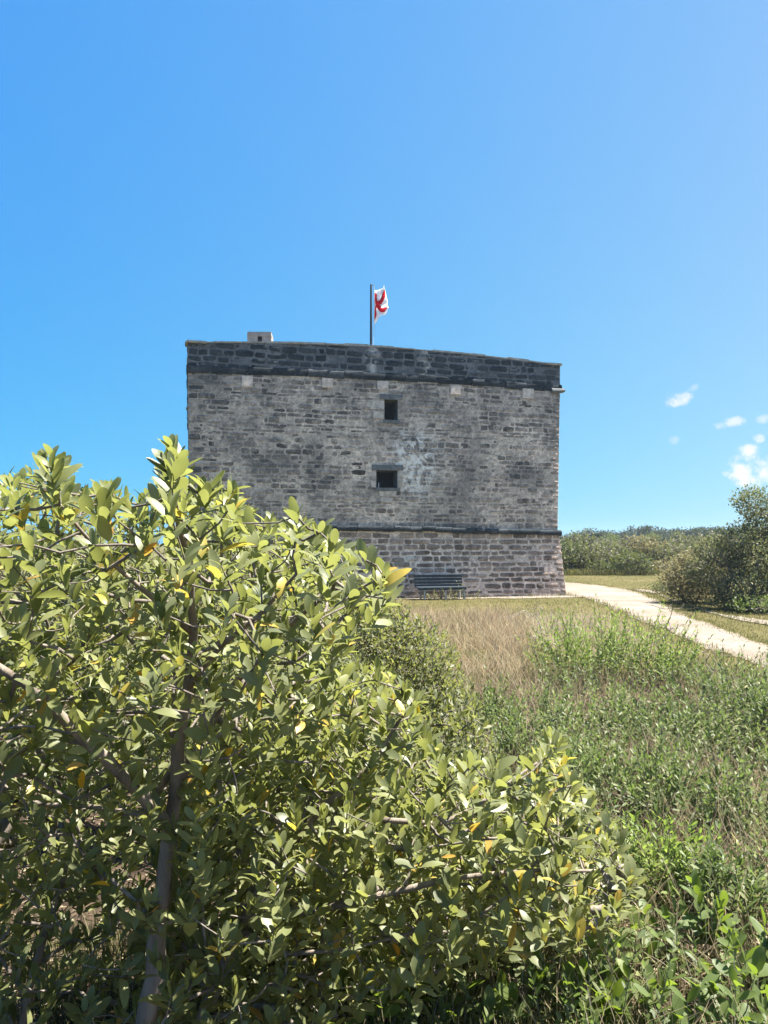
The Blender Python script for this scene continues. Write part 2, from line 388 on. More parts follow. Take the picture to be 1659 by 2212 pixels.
def ribbon(name, up, lo, n, z, amp, seed):
    """a sheet between two edge lines on the ground, with ragged edges"""
    U = resample(up, n); W = resample(lo, n)
    d = unit(W - U)
    U = U + d * wob(n, amp, 5, seed)[:, None]; W = W + d * wob(n, amp, 5, seed + 1)[:, None]
    k = 7; f = np.linspace(0, 1, k)
    P = U[:, None, :] * (1 - f)[None, :, None] + W[:, None, :] * f[None, :, None]
    P[..., 2] = gz(P[..., 0], P[..., 1]) + z
    V = P.reshape(-1, 3); i = (np.arange(n - 1)[:, None] * k + np.arange(k - 1)[None, :]).ravel()
    return tag(link_mesh(name, np_mesh(name, V, [np.stack([i, i + 1, i + k + 1, i + k], 1)], {'edge': np.tile(abs(2 * f - 1), n)}), M['sand']), kind='structure')

G = lambda L: [gp(x, y) for x, y in L]
path_up = G([(1120, 1254), (1222, 1258), (1292, 1264), (1356, 1274), (1385, 1281), (1423, 1297), (1455, 1318), (1490, 1334), (1525, 1344), (1569, 1362), (1612, 1379), (1659, 1394)]) + [np.array([11.5, 13.2, 0]), np.array([19, 12.4, 0])]
path_lo = G([(1120, 1262), (1205, 1281), (1262, 1292), (1300, 1303), (1350, 1325), (1410, 1350), (1480, 1380), (1560, 1412), (1659, 1446)]) + [np.array([9.5, 11.6, 0]), np.array([17, 11.4, 0])]
ribbon('path', path_up, path_lo, 220, 0.012, 0.30, 3)
trk_up = G([(1370, 1273), (1395, 1274), (1417, 1277), (1440, 1289), (1472, 1300), (1510, 1313), (1554, 1326), (1610, 1335), (1659, 1341)]) + [np.array([12.5, 19.0, 0])]
trk_lo = G([(1372, 1276), (1400, 1281), (1423, 1286), (1455, 1301), (1490, 1311), (1525, 1322), (1569, 1335), (1620, 1344), (1659, 1350)]) + [np.array([12.2, 18.0, 0])]
ribbon('side_track', trk_up, trk_lo, 140, 0.020, 0.22, 11)
# pale bare strip along the foot of the wall
str_up = G([(560, 1283), (900, 1284), (1222, 1282), (1260, 1283)]); str_lo = G([(560, 1296), (900, 1295), (1180, 1293), (1262, 1290)])
ribbon('bare_earth_strip', str_up, str_lo, 130, 0.016, 0.2, 21)

# ------------------------------------------------------------------ the fort
FL = np.array([-6.68, 26.5]); FR = np.array([6.74, 29.9])
FW = float(np.linalg.norm(FR - FL)); fd = (FR - FL) / FW; fn = np.array([fd[1], -fd[0]])   # fn points to the viewer
def wp(x, y):
    """seen on the front wall at x, y -> metres along the wall, height"""
    k = (x - CX) / FPX; m = fd[1] / fd[0]
    Y = (FL[1] - m * FL[0]) / (1 - m * k); X = k * Y
    return (X - FL[0]) / fd[0], CAM_H + (HY - y) / FPX * Y
def fpt(s, z, d=0.0):
    q = FL + fd * s + fn * d; return np.array([q[0], q[1], z])

fort = tag(empty('stone_fort', (*((FL + FR) / 2 - fn * 7.2), 0)), 'square grey stone fort with blackened parapet, cordons and two small windows', 'fort')
FO = np.array(fort.location)
def fpart(name, me_or_mb, mat, parent=None, smooth=False):
    """meshes are made in world space, then set under the fort"""
    par = parent or fort
    if isinstance(me_or_mb, MB):
        o = me_or_mb.build(name, mat, par, smooth)
    else: o = link_mesh(name, me_or_mb, mat, par)
    w = np.array(o.parent.get('w', FO)) if parent else FO
    o.location = Vector(-FO) if par is fort else (0, 0, 0)
    return o

UW = (wp(830, 864), wp(858, 908)); LW = (wp(813, 1016), wp(858, 1054))
WINS = [(UW[0][0], UW[1][0], UW[1][1], UW[0][1]), (LW[0][0], LW[1][0], LW[1][1], LW[0][1])]   # s0, s1, z0, z1
def in_win(s0, s1, z0, z1, g=0.0):
    return any(s1 > a - g and s0 < b + g and z1 > c - g and z0 < d + g for a, b, c, d in WINS)

Z_LC0, Z_LC1 = 2.70, 2.42          # lower cordon, left and right
def zlow(s): return Z_LC0 + (Z_LC1 - Z_LC0) * np.clip(s / FW, 0, 1)
def zcor(s): return 7.90 + 0.10 * np.sin(np.pi * np.clip(s / FW, 0, 1))
def ztop(s): 
    t = np.clip(s / FW, 0, 1); return 8.93 + 0.26 * np.sin(np.pi * t) ** 1.0
WX = wp(893, 1000); STRIP = (wp(806, 1000)[0], wp(862, 1000)[0])
def stains(s, z, front=True):
    s = np.asarray(s, float); z = np.asarray(z, float)
    zl = zlow(s)
    n = 0.5 + 0.5 * np.sin(s * 2.1 + np.sin(s * 5.3)) * np.sin(z * 1.7 + s)
    tan = smooth01(1 - (z - zl - 0.15) / (1.3 + 0.6 * n)) * 0.75
    tan = np.maximum(tan, 0.6 * smooth01((s - 7.0) / 3.0) * smooth01(1 - (z - 2.6) / 4.2))
    white = np.zeros_like(s); dark = smooth01((z - 6.2) / 1.4) * 0.42 * (0.4 + 0.6 * n) + 0.36 * smooth01(1 - s / 3.2) * (0.5 + 0.5 * n)
    if front:
        white = np.exp(-(((s - WX[0]) / 0.75) ** 2 + ((z - WX[1]) / 0.95) ** 2)) * 1.5
        white = np.maximum(white, 0.9 * np.exp(-(((s - WX[0] + 0.5) / 0.35) ** 2 + ((z - WX[1] - 0.1) / 0.9) ** 2)))
        st = smooth01(1 - abs(s - (STRIP[0] + STRIP[1]) / 2) / 0.62) * smooth01((6.4 - z) / 0.5) * smooth01((z - 2.7) / 0.4)
        tan = np.maximum(tan, st * 0.95); dark = dark * (1 - st)
        pu = np.exp(-(((s - wp(806, 860)[0]) / 0.45) ** 4 + ((z - wp(806, 860)[1]) / 0.9) ** 4)); tan = np.maximum(tan, pu * 0.9); dark = dark * (1 - pu)
        dark = np.maximum(dark, 0.55 * np.exp(-(((s - WINS[0][1] - 0.15) / 0.5) ** 2 + ((z - 7.0) / 0.9) ** 2)))
    return tan, np.clip(white, 0, 1), np.clip(dark, 0, 1)

def masonry(name, length, zb, zt, place, hr, wr, proud, gap, wins, stain, seed, rough=0.02, res=0.16, sink=0.3, tb=(0, 1)):
    """coursed rubble: a rough mortar face plus every stone as its own rounded lump. place(s, z, d) -> world"""
    r = np.random.default_rng(seed)
    Vs, T, Mo, TA, WH, DK = [], [], [], [], [], []; Q, TR = [], []; n = 0
    # mortar
    ns = max(2, int(length / res)); sl = np.linspace(0, length, ns + 1)
    zlo, zhi = float(np.min(zb(sl))), float(np.max(zt(sl))); nz = max(2, int((zhi - zlo) / res)); fl = np.linspace(0, 1, nz + 1)
    S = np.repeat(sl[None], nz + 1, 0); Z = zb(S) * (1 - fl[:, None]) + zt(S) * fl[:, None]
    if wins:
        for a, b, c, d in WINS:              # snap grid lines to the openings
            for v in (a, b):
                j = np.argmin(abs(sl - v)); S[:, j] = v; sl[j] = v
        Z = zb(S) * (1 - fl[:, None]) + zt(S) * fl[:, None]
        for a, b, c, d in WINS:
            for v in (c, d):
                jm = (abs(sl - a)).argmin(); i = np.argmin(abs(Z[:, jm] - v)); Z[i, :] = np.where((sl > a - 1.2) & (sl < b + 1.2), v, Z[i, :])
    D = r.normal(0, rough * 0.5, S.shape) + 0.003 * np.sin(S * 3.1 + Z * 2.2)
    D[0] = D[-1] = 0; D[:, 0] = D[:, -1] = 0
    P = place(S.ravel(), Z.ravel(), D.ravel())
    w = ns + 1
    keep = []
    for i in range(nz):
        for j in range(ns):
            cs = (S[i, j] + S[i, j + 1]) / 2; cz = (Z[i, j] + Z[i + 1, j]) / 2
            if wins and in_win(cs - .001, cs + .001, cz - .001, cz + .001): continue
            keep.append((i * w + j, i * w + j + 1, (i + 1) * w + j + 1, (i + 1) * w + j))
    Vs.append(P); Q.append(np.array(keep)); n += len(P)
    ta, wh, dk = stain(S.ravel(), Z.ravel())
    T.append(r.uniform(0, 1, len(P))); Mo.append(np.ones(len(P))); TA.append(ta); WH.append(wh); DK.append(dk)
    # stones
    K = 12; th = np.linspace(0, 2 * np.pi, K, endpoint=False) + 0.13
    e = 0.45; ox = np.sign(np.cos(th)) * abs(np.cos(th)) ** e; oz = np.sign(np.sin(th)) * abs(np.sin(th)) ** e
    q0 = np.arange(K); q1 = (q0 + 1) % K
    z = zlo
    while z < zhi + 0.05:
        h = r.uniform(*hr); s = -r.uniform(0, wr[0])
        while s < length:
            wd = r.uniform(*wr) * (1.0 if r.random() > 0.15 else 0.55)
            s0, s1 = max(s, -0.02), min(s + wd, length + 0.02); s += wd
            if s1 - s0 < 0.10: continue
            sc = (s0 + s1) / 2; zz = z + r.normal(0, 0.012) ; hh = h * r.uniform(0.9, 1.04)
            z0, z1 = zz, zz + hh
            if z1 > zt(sc) - 0.01: z1 = zt(sc) - 0.01
            if z0 < zb(sc) + 0.01: z0 = zb(sc) + 0.01
            if z1 - z0 < 0.06 or (wins and in_win(s0, s1, z0, z1, 0.01)): continue
            if r.random() < sink * 0.35: continue
            g = gap * r.uniform(0.6, 1.5); a = (s1 - s0) / 2 - g / 2; b = (z1 - z0) / 2 - g / 2
            if b < 0.02 or a < 0.03: continue
            dp = proud * r.uniform(0.4, 1.3) - (0.007 if r.random() < sink else 0)
            jx = r.normal(0, 0.05, K) * a * 0.6; jz = r.normal(0, 0.09, K) * b
            tilt = r.normal(0, 0.03); cz = (z0 + z1) / 2
            o1s = sc + ox * a + jx; o1z = cz + oz * b + jz + tilt * ox * a
            i1s = sc + ox * (a - min(0.022, a * .25)) + jx * .8; i1z = cz + oz * (b - min(0.018, b * .25)) + jz * .8 + tilt * ox * a
            ds = np.concatenate([np.full(K, min(-0.004, dp - 0.012)), np.full(K, dp) + r.normal(0, 0.0012, K), [dp + r.normal(0.001, 0.003)]])
            SS = np.concatenate([o1s, i1s, [sc]]); ZZ = np.concatenate([o1z, i1z, [cz]])
            Vs.append(place(SS, ZZ, ds))
            Q.append(np.stack([n + q0, n + q1, n + K + q1, n + K + q0], 1)); TR.append(np.stack([n + K + q0, n + K + q1, np.full(K, n + 2 * K)], 1))
            ta, wh, dk = stain(np.full(1, sc), np.full(1, cz)); m = 2 * K + 1
            T.append(np.full(m, tb[0] + (tb[1] - tb[0]) * np.clip(r.beta(1.6, 2.0), 0, 1))); Mo.append(np.zeros(m)); TA.append(np.full(m, ta[0])); WH.append(np.full(m, wh[0])); DK.append(np.full(m, dk[0])); n += m
        z += h
    return np_mesh(name, np.concatenate(Vs), [np.concatenate(Q), np.concatenate(TR)],
                   {'tint': np.concatenate(T), 'mort': np.concatenate(Mo), 'tan': np.concatenate(TA), 'white': np.concatenate(WH), 'dark': np.concatenate(DK)}, smooth=False)

DEPTH = FW
def placer(side, batter=None, stretch=None):
    """side 0 front, 1 right, 2 back, 3 left. batter(z): how far the face stands out at that height"""
    c = [FL, FR, FR - fn * DEPTH, FL - fn * DEPTH]; a = c[side]; b = c[(side + 1) % 4]
    d = (b - a) / np.linalg.norm(b - a); nn = np.array([d[1], -d[0]])
    def f(s, z, dd):
        s = np.asarray(s, float); z = np.asarray(z, float); dd = np.asarray(dd, float)
        o = batter(z) if batter is not None else 0 * z
        o2 = stretch(z) if stretch is not None else o
        ss = s + (s / FW - 0.5) * 2 * o2                 # corners follow the batter of the neighbouring faces
        q = a[None] + d[None] * ss[:, None] + nn[None] * (dd + o)[:, None]
        return np.concatenate([q, z[:, None]], 1)
    return f
def wall_bat(z): return 0.012 * (np.asarray(z, float) - 2.5)
def plinth_bat(z): return 0.03 + 0.29 * np.clip((2.6 - np.asarray(z, float)) / 2.6, -0.05, 1.05)
def plinth_front(z): return 0.03 + 0.08 * np.clip((2.6 - np.asarray(z, float)) / 2.6, -0.05, 1.05)

def merge(meshes, name):
    Vs = []; Q = []; A = {k: [] for k in ('tint', 'mort', 'tan', 'white', 'dark')}; n = 0; polys = {}
    for me in meshes:
        v = np.empty(len(me.vertices) * 3, np.float32); me.vertices.foreach_get('co', v); Vs.append(v.reshape(-1, 3))
        lt = np.empty(len(me.polygons), np.int32); me.polygons.foreach_get('loop_total', lt)
        lv = np.empty(len(me.loops), np.int32); me.loops.foreach_get('vertex_index', lv)
        st = np.concatenate([[0], np.cumsum(lt)[:-1]])
        for k in (3, 4):
            ix = st[lt == k]
            if len(ix): polys.setdefault(k, []).append(np.stack([lv[ix + j] for j in range(k)], 1) + n)
        for k in A:
            a = np.empty(len(me.vertices), np.float32); me.attributes[k].data.foreach_get('value', a); A[k].append(a)
        n += len(me.vertices)
    return np_mesh(name, np.concatenate(Vs), [np.concatenate(x) for x in polys.values()], {k: np.concatenate(v) for k, v in A.items()}, smooth=False)

cst = lambda v: (lambda s: np.full(np.shape(s), float(v)))
side_st = lambda s, z: stains(s, z, False)
par_st = lambda s, z: (np.zeros_like(np.asarray(s, float)), 0.42 * np.exp(-((np.asarray(s) - wp(803, 780)[0] - 0.08 * np.sin(np.asarray(z) * 7)) / 0.16) ** 2) + 0.42 * np.exp(-((np.asarray(s) - wp(915, 790)[0] - 0.08 * np.sin(np.asarray(z) * 9)) / 0.14) ** 2), 0.2 + 0.3 * np.sin(np.asarray(s) * 1.3) ** 2)
no_st = lambda s, z: (np.zeros_like(np.asarray(s, float)),) * 3
pl_st = lambda s, z: (smooth01((np.asarray(z, float) - 0.9) / 1.4) * 0.55 + 0.12, 0.9 * np.exp(-(((np.asarray(s) - wp(885, 1215)[0]) / 0.28) ** 2 + ((np.asarray(z) - 1.35) / 0.22) ** 2)), 0.30 * smooth01(1 - np.asarray(z, float) / 1.3))

w_parts = [masonry('w', FW, zlow, lambda s: zcor(s) + 0.05, placer(0, wall_bat), (0.11, 0.23), (0.22, 0.66), 0.009, 0.022, True, stains, 1, 0.006, 0.14, 0.35)]
p_parts = [masonry('p', FW, lambda s: zcor(s) + 0.2, ztop, placer(0, lambda z: 0.07 + 0 * z), (0.20, 0.27), (0.35, 0.8), 0.009, 0.03, False, par_st, 2, 0.004, 0.16, 0.2)]
b_parts = [masonry('b', FW, cst(-0.1), zlow, placer(0, plinth_front, plinth_bat), (0.17, 0.26), (0.28, 0.72), 0.011, 0.034, False, pl_st, 3, 0.004, 0.16, 0.12)]
for sd_ in (1, 2, 3):
    zl = {1: cst(Z_LC1), 2: lambda s: zlow(FW - s), 3: cst(Z_LC0)}[sd_]
    w_parts.append(masonry('w', FW, zl, cst(7.95), placer(sd_, wall_bat), (0.18, 0.30), (0.4, 0.9), 0.022, 0.035, False, side_st, 10 + sd_, 0.02, 0.3, 0.3))
    p_parts.append(masonry('p', FW, cst(8.1), cst(8.93), placer(sd_, lambda z: 0.07 + 0 * z), (0.2, 0.3), (0.45, 0.9), 0.02, 0.035, False, no_st, 20 + sd_, 0.015, 0.3, 0.25))
    b_parts.append(masonry('b', FW, cst(-0.1), zl, placer(sd_, *((plinth_front, plinth_bat) if sd_ == 2 else (plinth_bat, plinth_front))), (0.2, 0.3), (0.4, 0.8), 0.03, 0.045, False, pl_st, 30 + sd_, 0.012, 0.3, 0.12))
fpart('wall', merge(w_parts, 'wall'), M['wall'])
fpart('parapet', merge(p_parts, 'parapet'), M['parapet'])
fpart('plinth', merge(b_parts, 'plinth'), M['plinth'])

def cordon(name, zf, off, ht, out_, seed):
    """a projecting course of separate stones round all four sides"""
    r = np.random.default_rng(seed); Vs = []; Q = []; T = []; n = 0
    prof = [(0.0, -0.8), (0.0, 0.82), (0.10, 0.98), (0.5, 1.02), (0.88, 0.95), (1.0, 0.74), (1.0, -0.8)]
    for side in range(4):
        P = placer(side, lambda z: off + 0 * z); s = -off - out_ * 0.5
        while s < FW + off:
            wd = r.uniform(0.45, 0.95); s1 = min(s + wd - 0.015, FW + off + out_ * 0.5)
            if s1 - s < 0.12: s += wd; continue
            k = 4; ss = np.linspace(s, s1, k); tt = r.uniform(0, 1); jz = r.normal(0, 0.012); jo = r.normal(0, 0.012)
            for q in ss:
                zb_ = zf(side, q)
                Vs.append(P(np.full(7, q) * FW / (FW + 0 * off), np.array([zb_ + jz + p[0] * ht for p in prof]), np.array([p[1] * out_ + (jo if p[1] > 0 else 0) + r.normal(0, 0.008) for p in prof])))
                T.append(np.full(7, tt))
            for a in range(k - 1):
                for b in range(6): Q.append((n + a * 7 + b, n + (a + 1) * 7 + b, n + (a + 1) * 7 + b + 1, n + a * 7 + b + 1))
            n += 7 * k; s += wd
    nn = len(np.concatenate(T)); z = np.zeros(nn)
    me = np_mesh(name, np.concatenate(Vs), [np.array(Q)], {'tint': np.concatenate(T), 'mort': z, 'tan': z, 'white': z, 'dark': z + 0.3}, smooth=False)
    return fpart(name, me, M['cordon'])
cordon('cordon', lambda sd_, s: float(zcor(s)) if sd_ == 0 else 7.92, 0.05, 0.26, 0.055, 5)
cordon('cordon', lambda sd_, s: float({0: zlow(s), 1: Z_LC1, 2: zlow(FW - s), 3: Z_LC0}[sd_]) - 0.08, 0.02, 0.20, 0.12, 6)

# coping slabs on the parapet
mb = MB(); r = np.random.default_rng(9)
for side in range(4):
    P = placer(side, lambda z: 0.07 + 0 * z); s = -0.1
    while s < FW + 0.05:
        wd = r.uniform(0.5, 1.0); s1 = min(s + wd - 0.01, FW + 0.12); zz0 = float(ztop(s)) if side == 0 else 8.93; zz1 = float(ztop(s1)) if side == 0 else 8.93
        a = 0.035 + r.normal(0, 0.012); hh = 0.055 + r.normal(0, 0.014)
        V = [P(np.array([q]), np.array([z]), np.array([d]))[0] for q, z0_ in ((s, zz0), (s1, zz1)) for z in (z0_ + 0.003, z0_ + hh) for d in (-0.62, a)]
        mb.add(V, [(0, 1, 3, 2), (4, 6, 7, 5), (0, 4, 5, 1), (2, 3, 7, 6), (0, 2, 6, 4), (1, 5, 7, 3)]); s += wd
fpart('coping', mb, M['coping'])
# terrace behind the parapet, and the inside of the parapet
mb = MB()
c4 = [FL, FR, FR - fn * DEPTH, FL - fn * DEPTH]; ctr = (FL + FR) / 2 - fn * DEPTH / 2
inn = [ctr + (q - ctr) * 0.999 for q in c4]
mb.add([(*q, 8.0) for q in inn] + [(*q, 7.8) for q in inn], [(0, 1, 2, 3), (7, 6, 5, 4)])
fpart('terrace', mb, M['deck'])
mb = MB()
inn = [ctr + (q - ctr) * (1 - 0.55 / (FW / 2)) for q in c4]
for i in range(4):
    a, b = inn[i], inn[(i + 1) % 4]
    zt_ = [float(ztop(s)) if i == 0 else 8.93 for s in np.linspace(0, FW, 13)]
    t = np.linspace(0, 1, 13); n0 = len(mb.v)
    V = [(*(a + (b - a) * q), 8.0) for q in t] + [(*(a + (b - a) * q), zt_[j] - 0.003) for j, q in enumerate(t)]
    mb.add(V, [(j + 1, j, 13 + j, 14 + j) for j in range(12)])
fpart('inner_parapet', mb, M['deck'])

AX = np.array([[fd[0], fd[1], 0], [fn[0], fn[1], 0], [0, 0, 1.0]])
def bat0(z): return float(wall_bat(z))
def window(a, b, c, d, frame_w, glint_peg=False):
    """deep stone reveal with a near-black sheet set well back for the unlit inside"""
    dep = 0.42; mb = MB(); zc = (c + d) / 2
    def q(s, z, dd): return fpt(s, z, dd + bat0(z))
    f = [(a, c), (b, c), (b, d), (a, d)]
    V = [q(s, z, 0.03) for s, z in f] + [q(s, z, -dep - 0.1) for s, z in f]
    mb.add(V, [(i, (i + 1) % 4, 4 + (i + 1) % 4, 4 + i) for i in range(4)])
    w = fpart('window', mb, M['reveal'])
    e = frame_w; fm = MB()
    for (s0, s1, z0, z1) in ((a, b, d - e, d), (a, b, c, c + e), (a, a + e, c + e, d - e), (b - e, b, c + e, d - e)):
        s0 += .004; s1 -= .004; z0 += .004; z1 -= .004
        V = [q(s, z, dd) for s in (s0, s1) for z in (z0, z1) for dd in (-dep - 0.05, -dep + 0.02)]
        fm.add(V, [(0, 1, 3, 2), (4, 6, 7, 5), (0, 4, 5, 1), (2, 3, 7, 6), (0, 2, 6, 4), (1, 5, 7, 3)])
    fpart('frame', fm, M['frame'], w)
    pm = MB(); pm.add([q(s, z, -dep - 0.03) for s, z in ((a + .01, c + .01), (b - .01, c + .01), (b - .01, d - .01), (a + .01, d - .01))], [(0, 1, 2, 3)])
    fpart('void_sheet', pm, M['void'], w)  # interior darkness put into the colour of a flat sheet
    # lintel and sill stones round the opening
    for nm, (s0, s1, z0, z1) in (('lintel', (a - 0.18, b + 0.2, d + 0.01, d + 0.2)), ('sill', (a - 0.05, b + 0.08, c - 0.13, c - 0.01))):
        sb = MB(); sb.box(q((s0 + s1) / 2, (z0 + z1) / 2, 0.0), (s1 - s0, 0.09, z1 - z0), AX, 0.012)
        fpart(nm, sb, M['reveal'], w)
    if glint_peg:
        g = MB(); g.tube([q(a + 0.14, c + 0.0, -0.25), q(a + 0.14, c + 0.12, -0.25), q(a + 0.142, c + 0.2, -0.25)], [0.022, 0.02, 0.012], 8)  # white post added in place of light showing through the fort
        fpart('glint_peg', g, M['white'], w)
window(*WINS[0], 0.03); window(*WINS[1], 0.035, True)

for (x0, x1, y0, y1) in ((799, 828, 866, 886), (806, 828, 889, 905), (860, 873, 1019, 1034), (860, 871, 1036, 1051), (803, 811, 1018, 1036), (801, 811, 1038, 1053), (818, 856, 1060, 1072), (822, 848, 1075, 1086)):
    (s0, z1), (s1, z0) = wp(x0, y0), wp(x1, y1)
    b_ = MB(); b_.box(fpt((s0 + s1) / 2, (z0 + z1) / 2, bat0((z0 + z1) / 2) - 0.018), (s1 - s0, 0.09, z1 - z0), AX, 0.010); fpart('jamb_stone', b_, M['jamb'])
# pale square stones let into the wall under the upper cordon
for (x0, x1, y0, y1) in ((522, 546, 813, 837), (695, 718, 816, 839), (814, 838, 820, 843), (972, 993, 833, 853), (1126, 1150, 840, 862)):
    (s0, z1), (s1, z0) = wp(x0, y0), wp(x1, y1)
    z1 = min(z1, 7.96)
    b_ = MB(); b_.box(fpt((s0 + s1) / 2, (z0 + z1) / 2, bat0(7.5) + 0.005), (s1 - s0, 0.09, z1 - z0), AX, 0.014); fpart('patch_stone', b_, M['pale_stone'])
# stone rain spout at the far end of the cordon
b_ = MB(); sx_ = FW + 0.20
b_.tube([fpt(FW - 0.30, 7.93, 0.10), fpt(FW + 0.0, 7.93, 0.12), fpt(FW + 0.16, 7.95, 0.12), fpt(FW + 0.24, 7.97, 0.12)], [0.10, 0.10, 0.085, 0.06], 8); fpart('rain_spout', b_, M['reveal'])
# low stone chimney head on the terrace
cy = 30.2; ca = px(533, 741, cy); cb_ = px(584, 741, cy); cw = cb_[0] - ca[0]; cz1 = px(533, 720, cy)[2]
cc = np.array([(ca[0] + cb_[0]) / 2, cy + 0.5, 0]); chx = np.array([[math.cos(.06), math.sin(.06), 0], [-math.sin(.06), math.cos(.06), 0], [0, 0, 1.0]])
b_ = MB(); hz = cz1 - 0.13
b_.box(cc + [0, 0, 8.75], (cw - 0.04, 0.9, 1.5), chx, 0.008)
for dx in (-0.5, 0.5):
    b_.box(cc + chx[0] * dx * (cw * 0.58) + [0, 0, hz - 0.13 + 0.06], (cw * 0.42, 0.92, 0.30), chx, 0.008)
ch = fpart('chimney', b_, M['chimney'])
b_ = MB(); b_.box(cc + chx[1] * -0.452 + chx[0] * 0.03 + [0, 0, hz - 0.085], (0.15, 0.02, 0.17), chx); fpart('opening', b_, M['void'], ch)  # near-black slab, paints the shade inside the chimney hole
b_ = MB(); b_.box(cc + [0, 0, hz + 0.11], (cw, 1.0, 0.15), chx, 0.01); fpart('cap', b_, M['chimney'], ch)

# ------------------------------------------------------------------ flagpole and flag
PY = 30.4
pb = px(801.5, 745, PY); ptop = px(801.5, 614, PY)
pole = tag(empty('flagpole', (pb[0], PY, 8.0)), 'thin dark flagpole rising behind the middle of the fort parapet', 'flagpole')
mb = MB(); H = ptop[2] - 8.0
mb.tube([(0, 0, 0.0), (0, 0, 0.4 * H), (-0.0, 0, H - 0.02), (0, 0, H)], [0.055, 0.05, 0.036, 0.028], 12); mb.build('pole', M['pole'], pole, True)
mb = MB(); mb.tube([(0.02, 0, H - 0.03), (0.08, 0, H - 0.045), (0.125, 0, H - 0.06)], [0.016, 0.014, 0.02], 8); mb.build('truck', M['pole'], pole, True)
mb = MB(); mb.tube([(0.125, 0, H - 0.06), (0.145, 0, H - 0.25)], 0.008, 6)
mb.tube([(0.125, 0.02, H - 0.06), (0.11, 0.02, H * 0.5), (0.07, 0.02, 1.0)], 0.005, 6)
mb.tube([(0.14, 0.0, H - 1.6), (0.10, 0.0, H - 2.2), (0.07, 0, 1.0)], 0.005, 6); mb.build('halyard', M['rope'], pole)

def flag_pt(cx_, cy_):                   # measured off an enlarged view of the flag
    return np.array([(900 + cx_ / 12.29) * 0.8641, (700 + cy_ / 12.29) * 0.8641])
FGRID = [[(435, 320), (545, 295), (655, 268), (705, 215), (740, 150)],
         [(436, 560), (468, 555), (585, 560), (705, 545), (805, 420)],
         [(434, 800), (466, 762), (525, 735), (680, 740), (852, 610)],
         [(432, 1090), (470, 905), (512, 880), (640, 915), (845, 735)],
         [(430, 1380), (520, 1240), (640, 1085), (775, 1035), (885, 825)]]
FDEP = [[0, .10, .02, .16, .05], [0, .02, .14, .02, .20], [0, .12, .0, .14, .24], [0, .03, .13, .02, .22], [0, .10, .03, .16, .10]]
nn = 33
def cr(p0, p1, p2, p3, t): return 0.5 * ((2 * p1) + (-p0 + p2) * t + (2 * p0 - 5 * p1 + 4 * p2 - p3) * t * t + (-p0 + 3 * p1 - 3 * p2 + p3) * t ** 3)
def spline(P, q):
    P = np.asarray(P, float); n = len(P); x = q * (n - 1); i = min(int(x), n - 2); t = x - i
    g = lambda k: P[min(max(k, 0), n - 1)] if 0 <= k < n else (2 * P[0] - P[1] if k < 0 else 2 * P[-1] - P[-2])
    return cr(g(i - 1), g(i), g(i + 1), g(i + 2), t)
ctrl = np.array([[np.append(px(*flag_pt(*FGRID[i][j]), PY), 0)[:3] + [0, FDEP[i][j], 0] for j in range(5)] for i in range(5)])
rows = np.array([[spline(ctrl[i], u) for u in np.linspace(0, 1, nn)] for i in range(5)])
V = np.array([[spline(rows[:, j], v) for j in range(nn)] for v in np.linspace(0, 1, nn)])
V[..., 1] += 0.012 * np.sin(np.linspace(0, 9, nn))[:, None] * np.sin(np.linspace(0, 12, nn))[None]
fo = V[0, 0].copy(); U_, W_ = np.meshgrid(np.linspace(0, 1, nn), np.linspace(0, 1, nn))
i = (np.arange(nn - 1)[:, None] * nn + np.arange(nn - 1)[None]).ravel()
me = np_mesh('flag', (V - fo).reshape(-1, 3), [np.stack([i, i + 1, i + nn + 1, i + nn], 1)], {'fu': U_.ravel(), 'fv': W_.ravel()})
def mat_flag():
    m, nt, out = mat_new('white_flag_cloth_red_saltire'); t = NT(nt)
    u, v = t.attr('fu'), t.attr('fv')
    d1 = t.math('ABSOLUTE', t.math('SUBTRACT', u, v)); d2 = t.math('ABSOLUTE', t.math('SUBTRACT', t.math('ADD', u, v), 1.0))
    def knots(along):
        s = t.math('FRACT', t.math('MULTIPLY', along, 5.0)); return t.math('MULTIPLY', t.math('LESS_THAN', t.math('ABSOLUTE', t.math('SUBTRACT', s, 0.5)), 0.16), 0.035)
    k = knots(u)
    lim = t.math('MULTIPLY', t.math('LESS_THAN', t.math('ABSOLUTE', t.math('SUBTRACT', u, 0.5)), 0.46), t.math('LESS_THAN', t.math('ABSOLUTE', t.math('SUBTRACT', v, 0.5)), 0.41))
    a1 = t.math('LESS_THAN', d1, t.math('ADD', k, 0.125)); a2 = t.math('LESS_THAN', d2, t.math('ADD', k, 0.15))
    c = t.mix(t.math('MULTIPLY', lim, t.math('MAXIMUM', a1, a2)), (0.84, 0.84, 0.86), (0.62, 0.012, 0.035))
    p = t.principled(None, c, 0.8, None, 0.1); tr = t.n('ShaderNodeBsdfTranslucent'); t.l(c, tr.inputs[0])
    ms = t.n('ShaderNodeMixShader'); ms.inputs[0].default_value = 0.45
    t.l(p.outputs[0], ms.inputs[1]); t.l(tr.outputs[0], ms.inputs[2]); t.l(ms.outputs[0], out.inputs[0]); return m
fl_o = link_mesh('flag', me, mat_flag()); fl_o.location = fo
so = fl_o.modifiers.new('cloth', 'SOLIDIFY'); so.thickness = 0.004
tag(fl_o, 'white flag with a red ragged diagonal cross, curling in the wind beside its pole', 'flag')

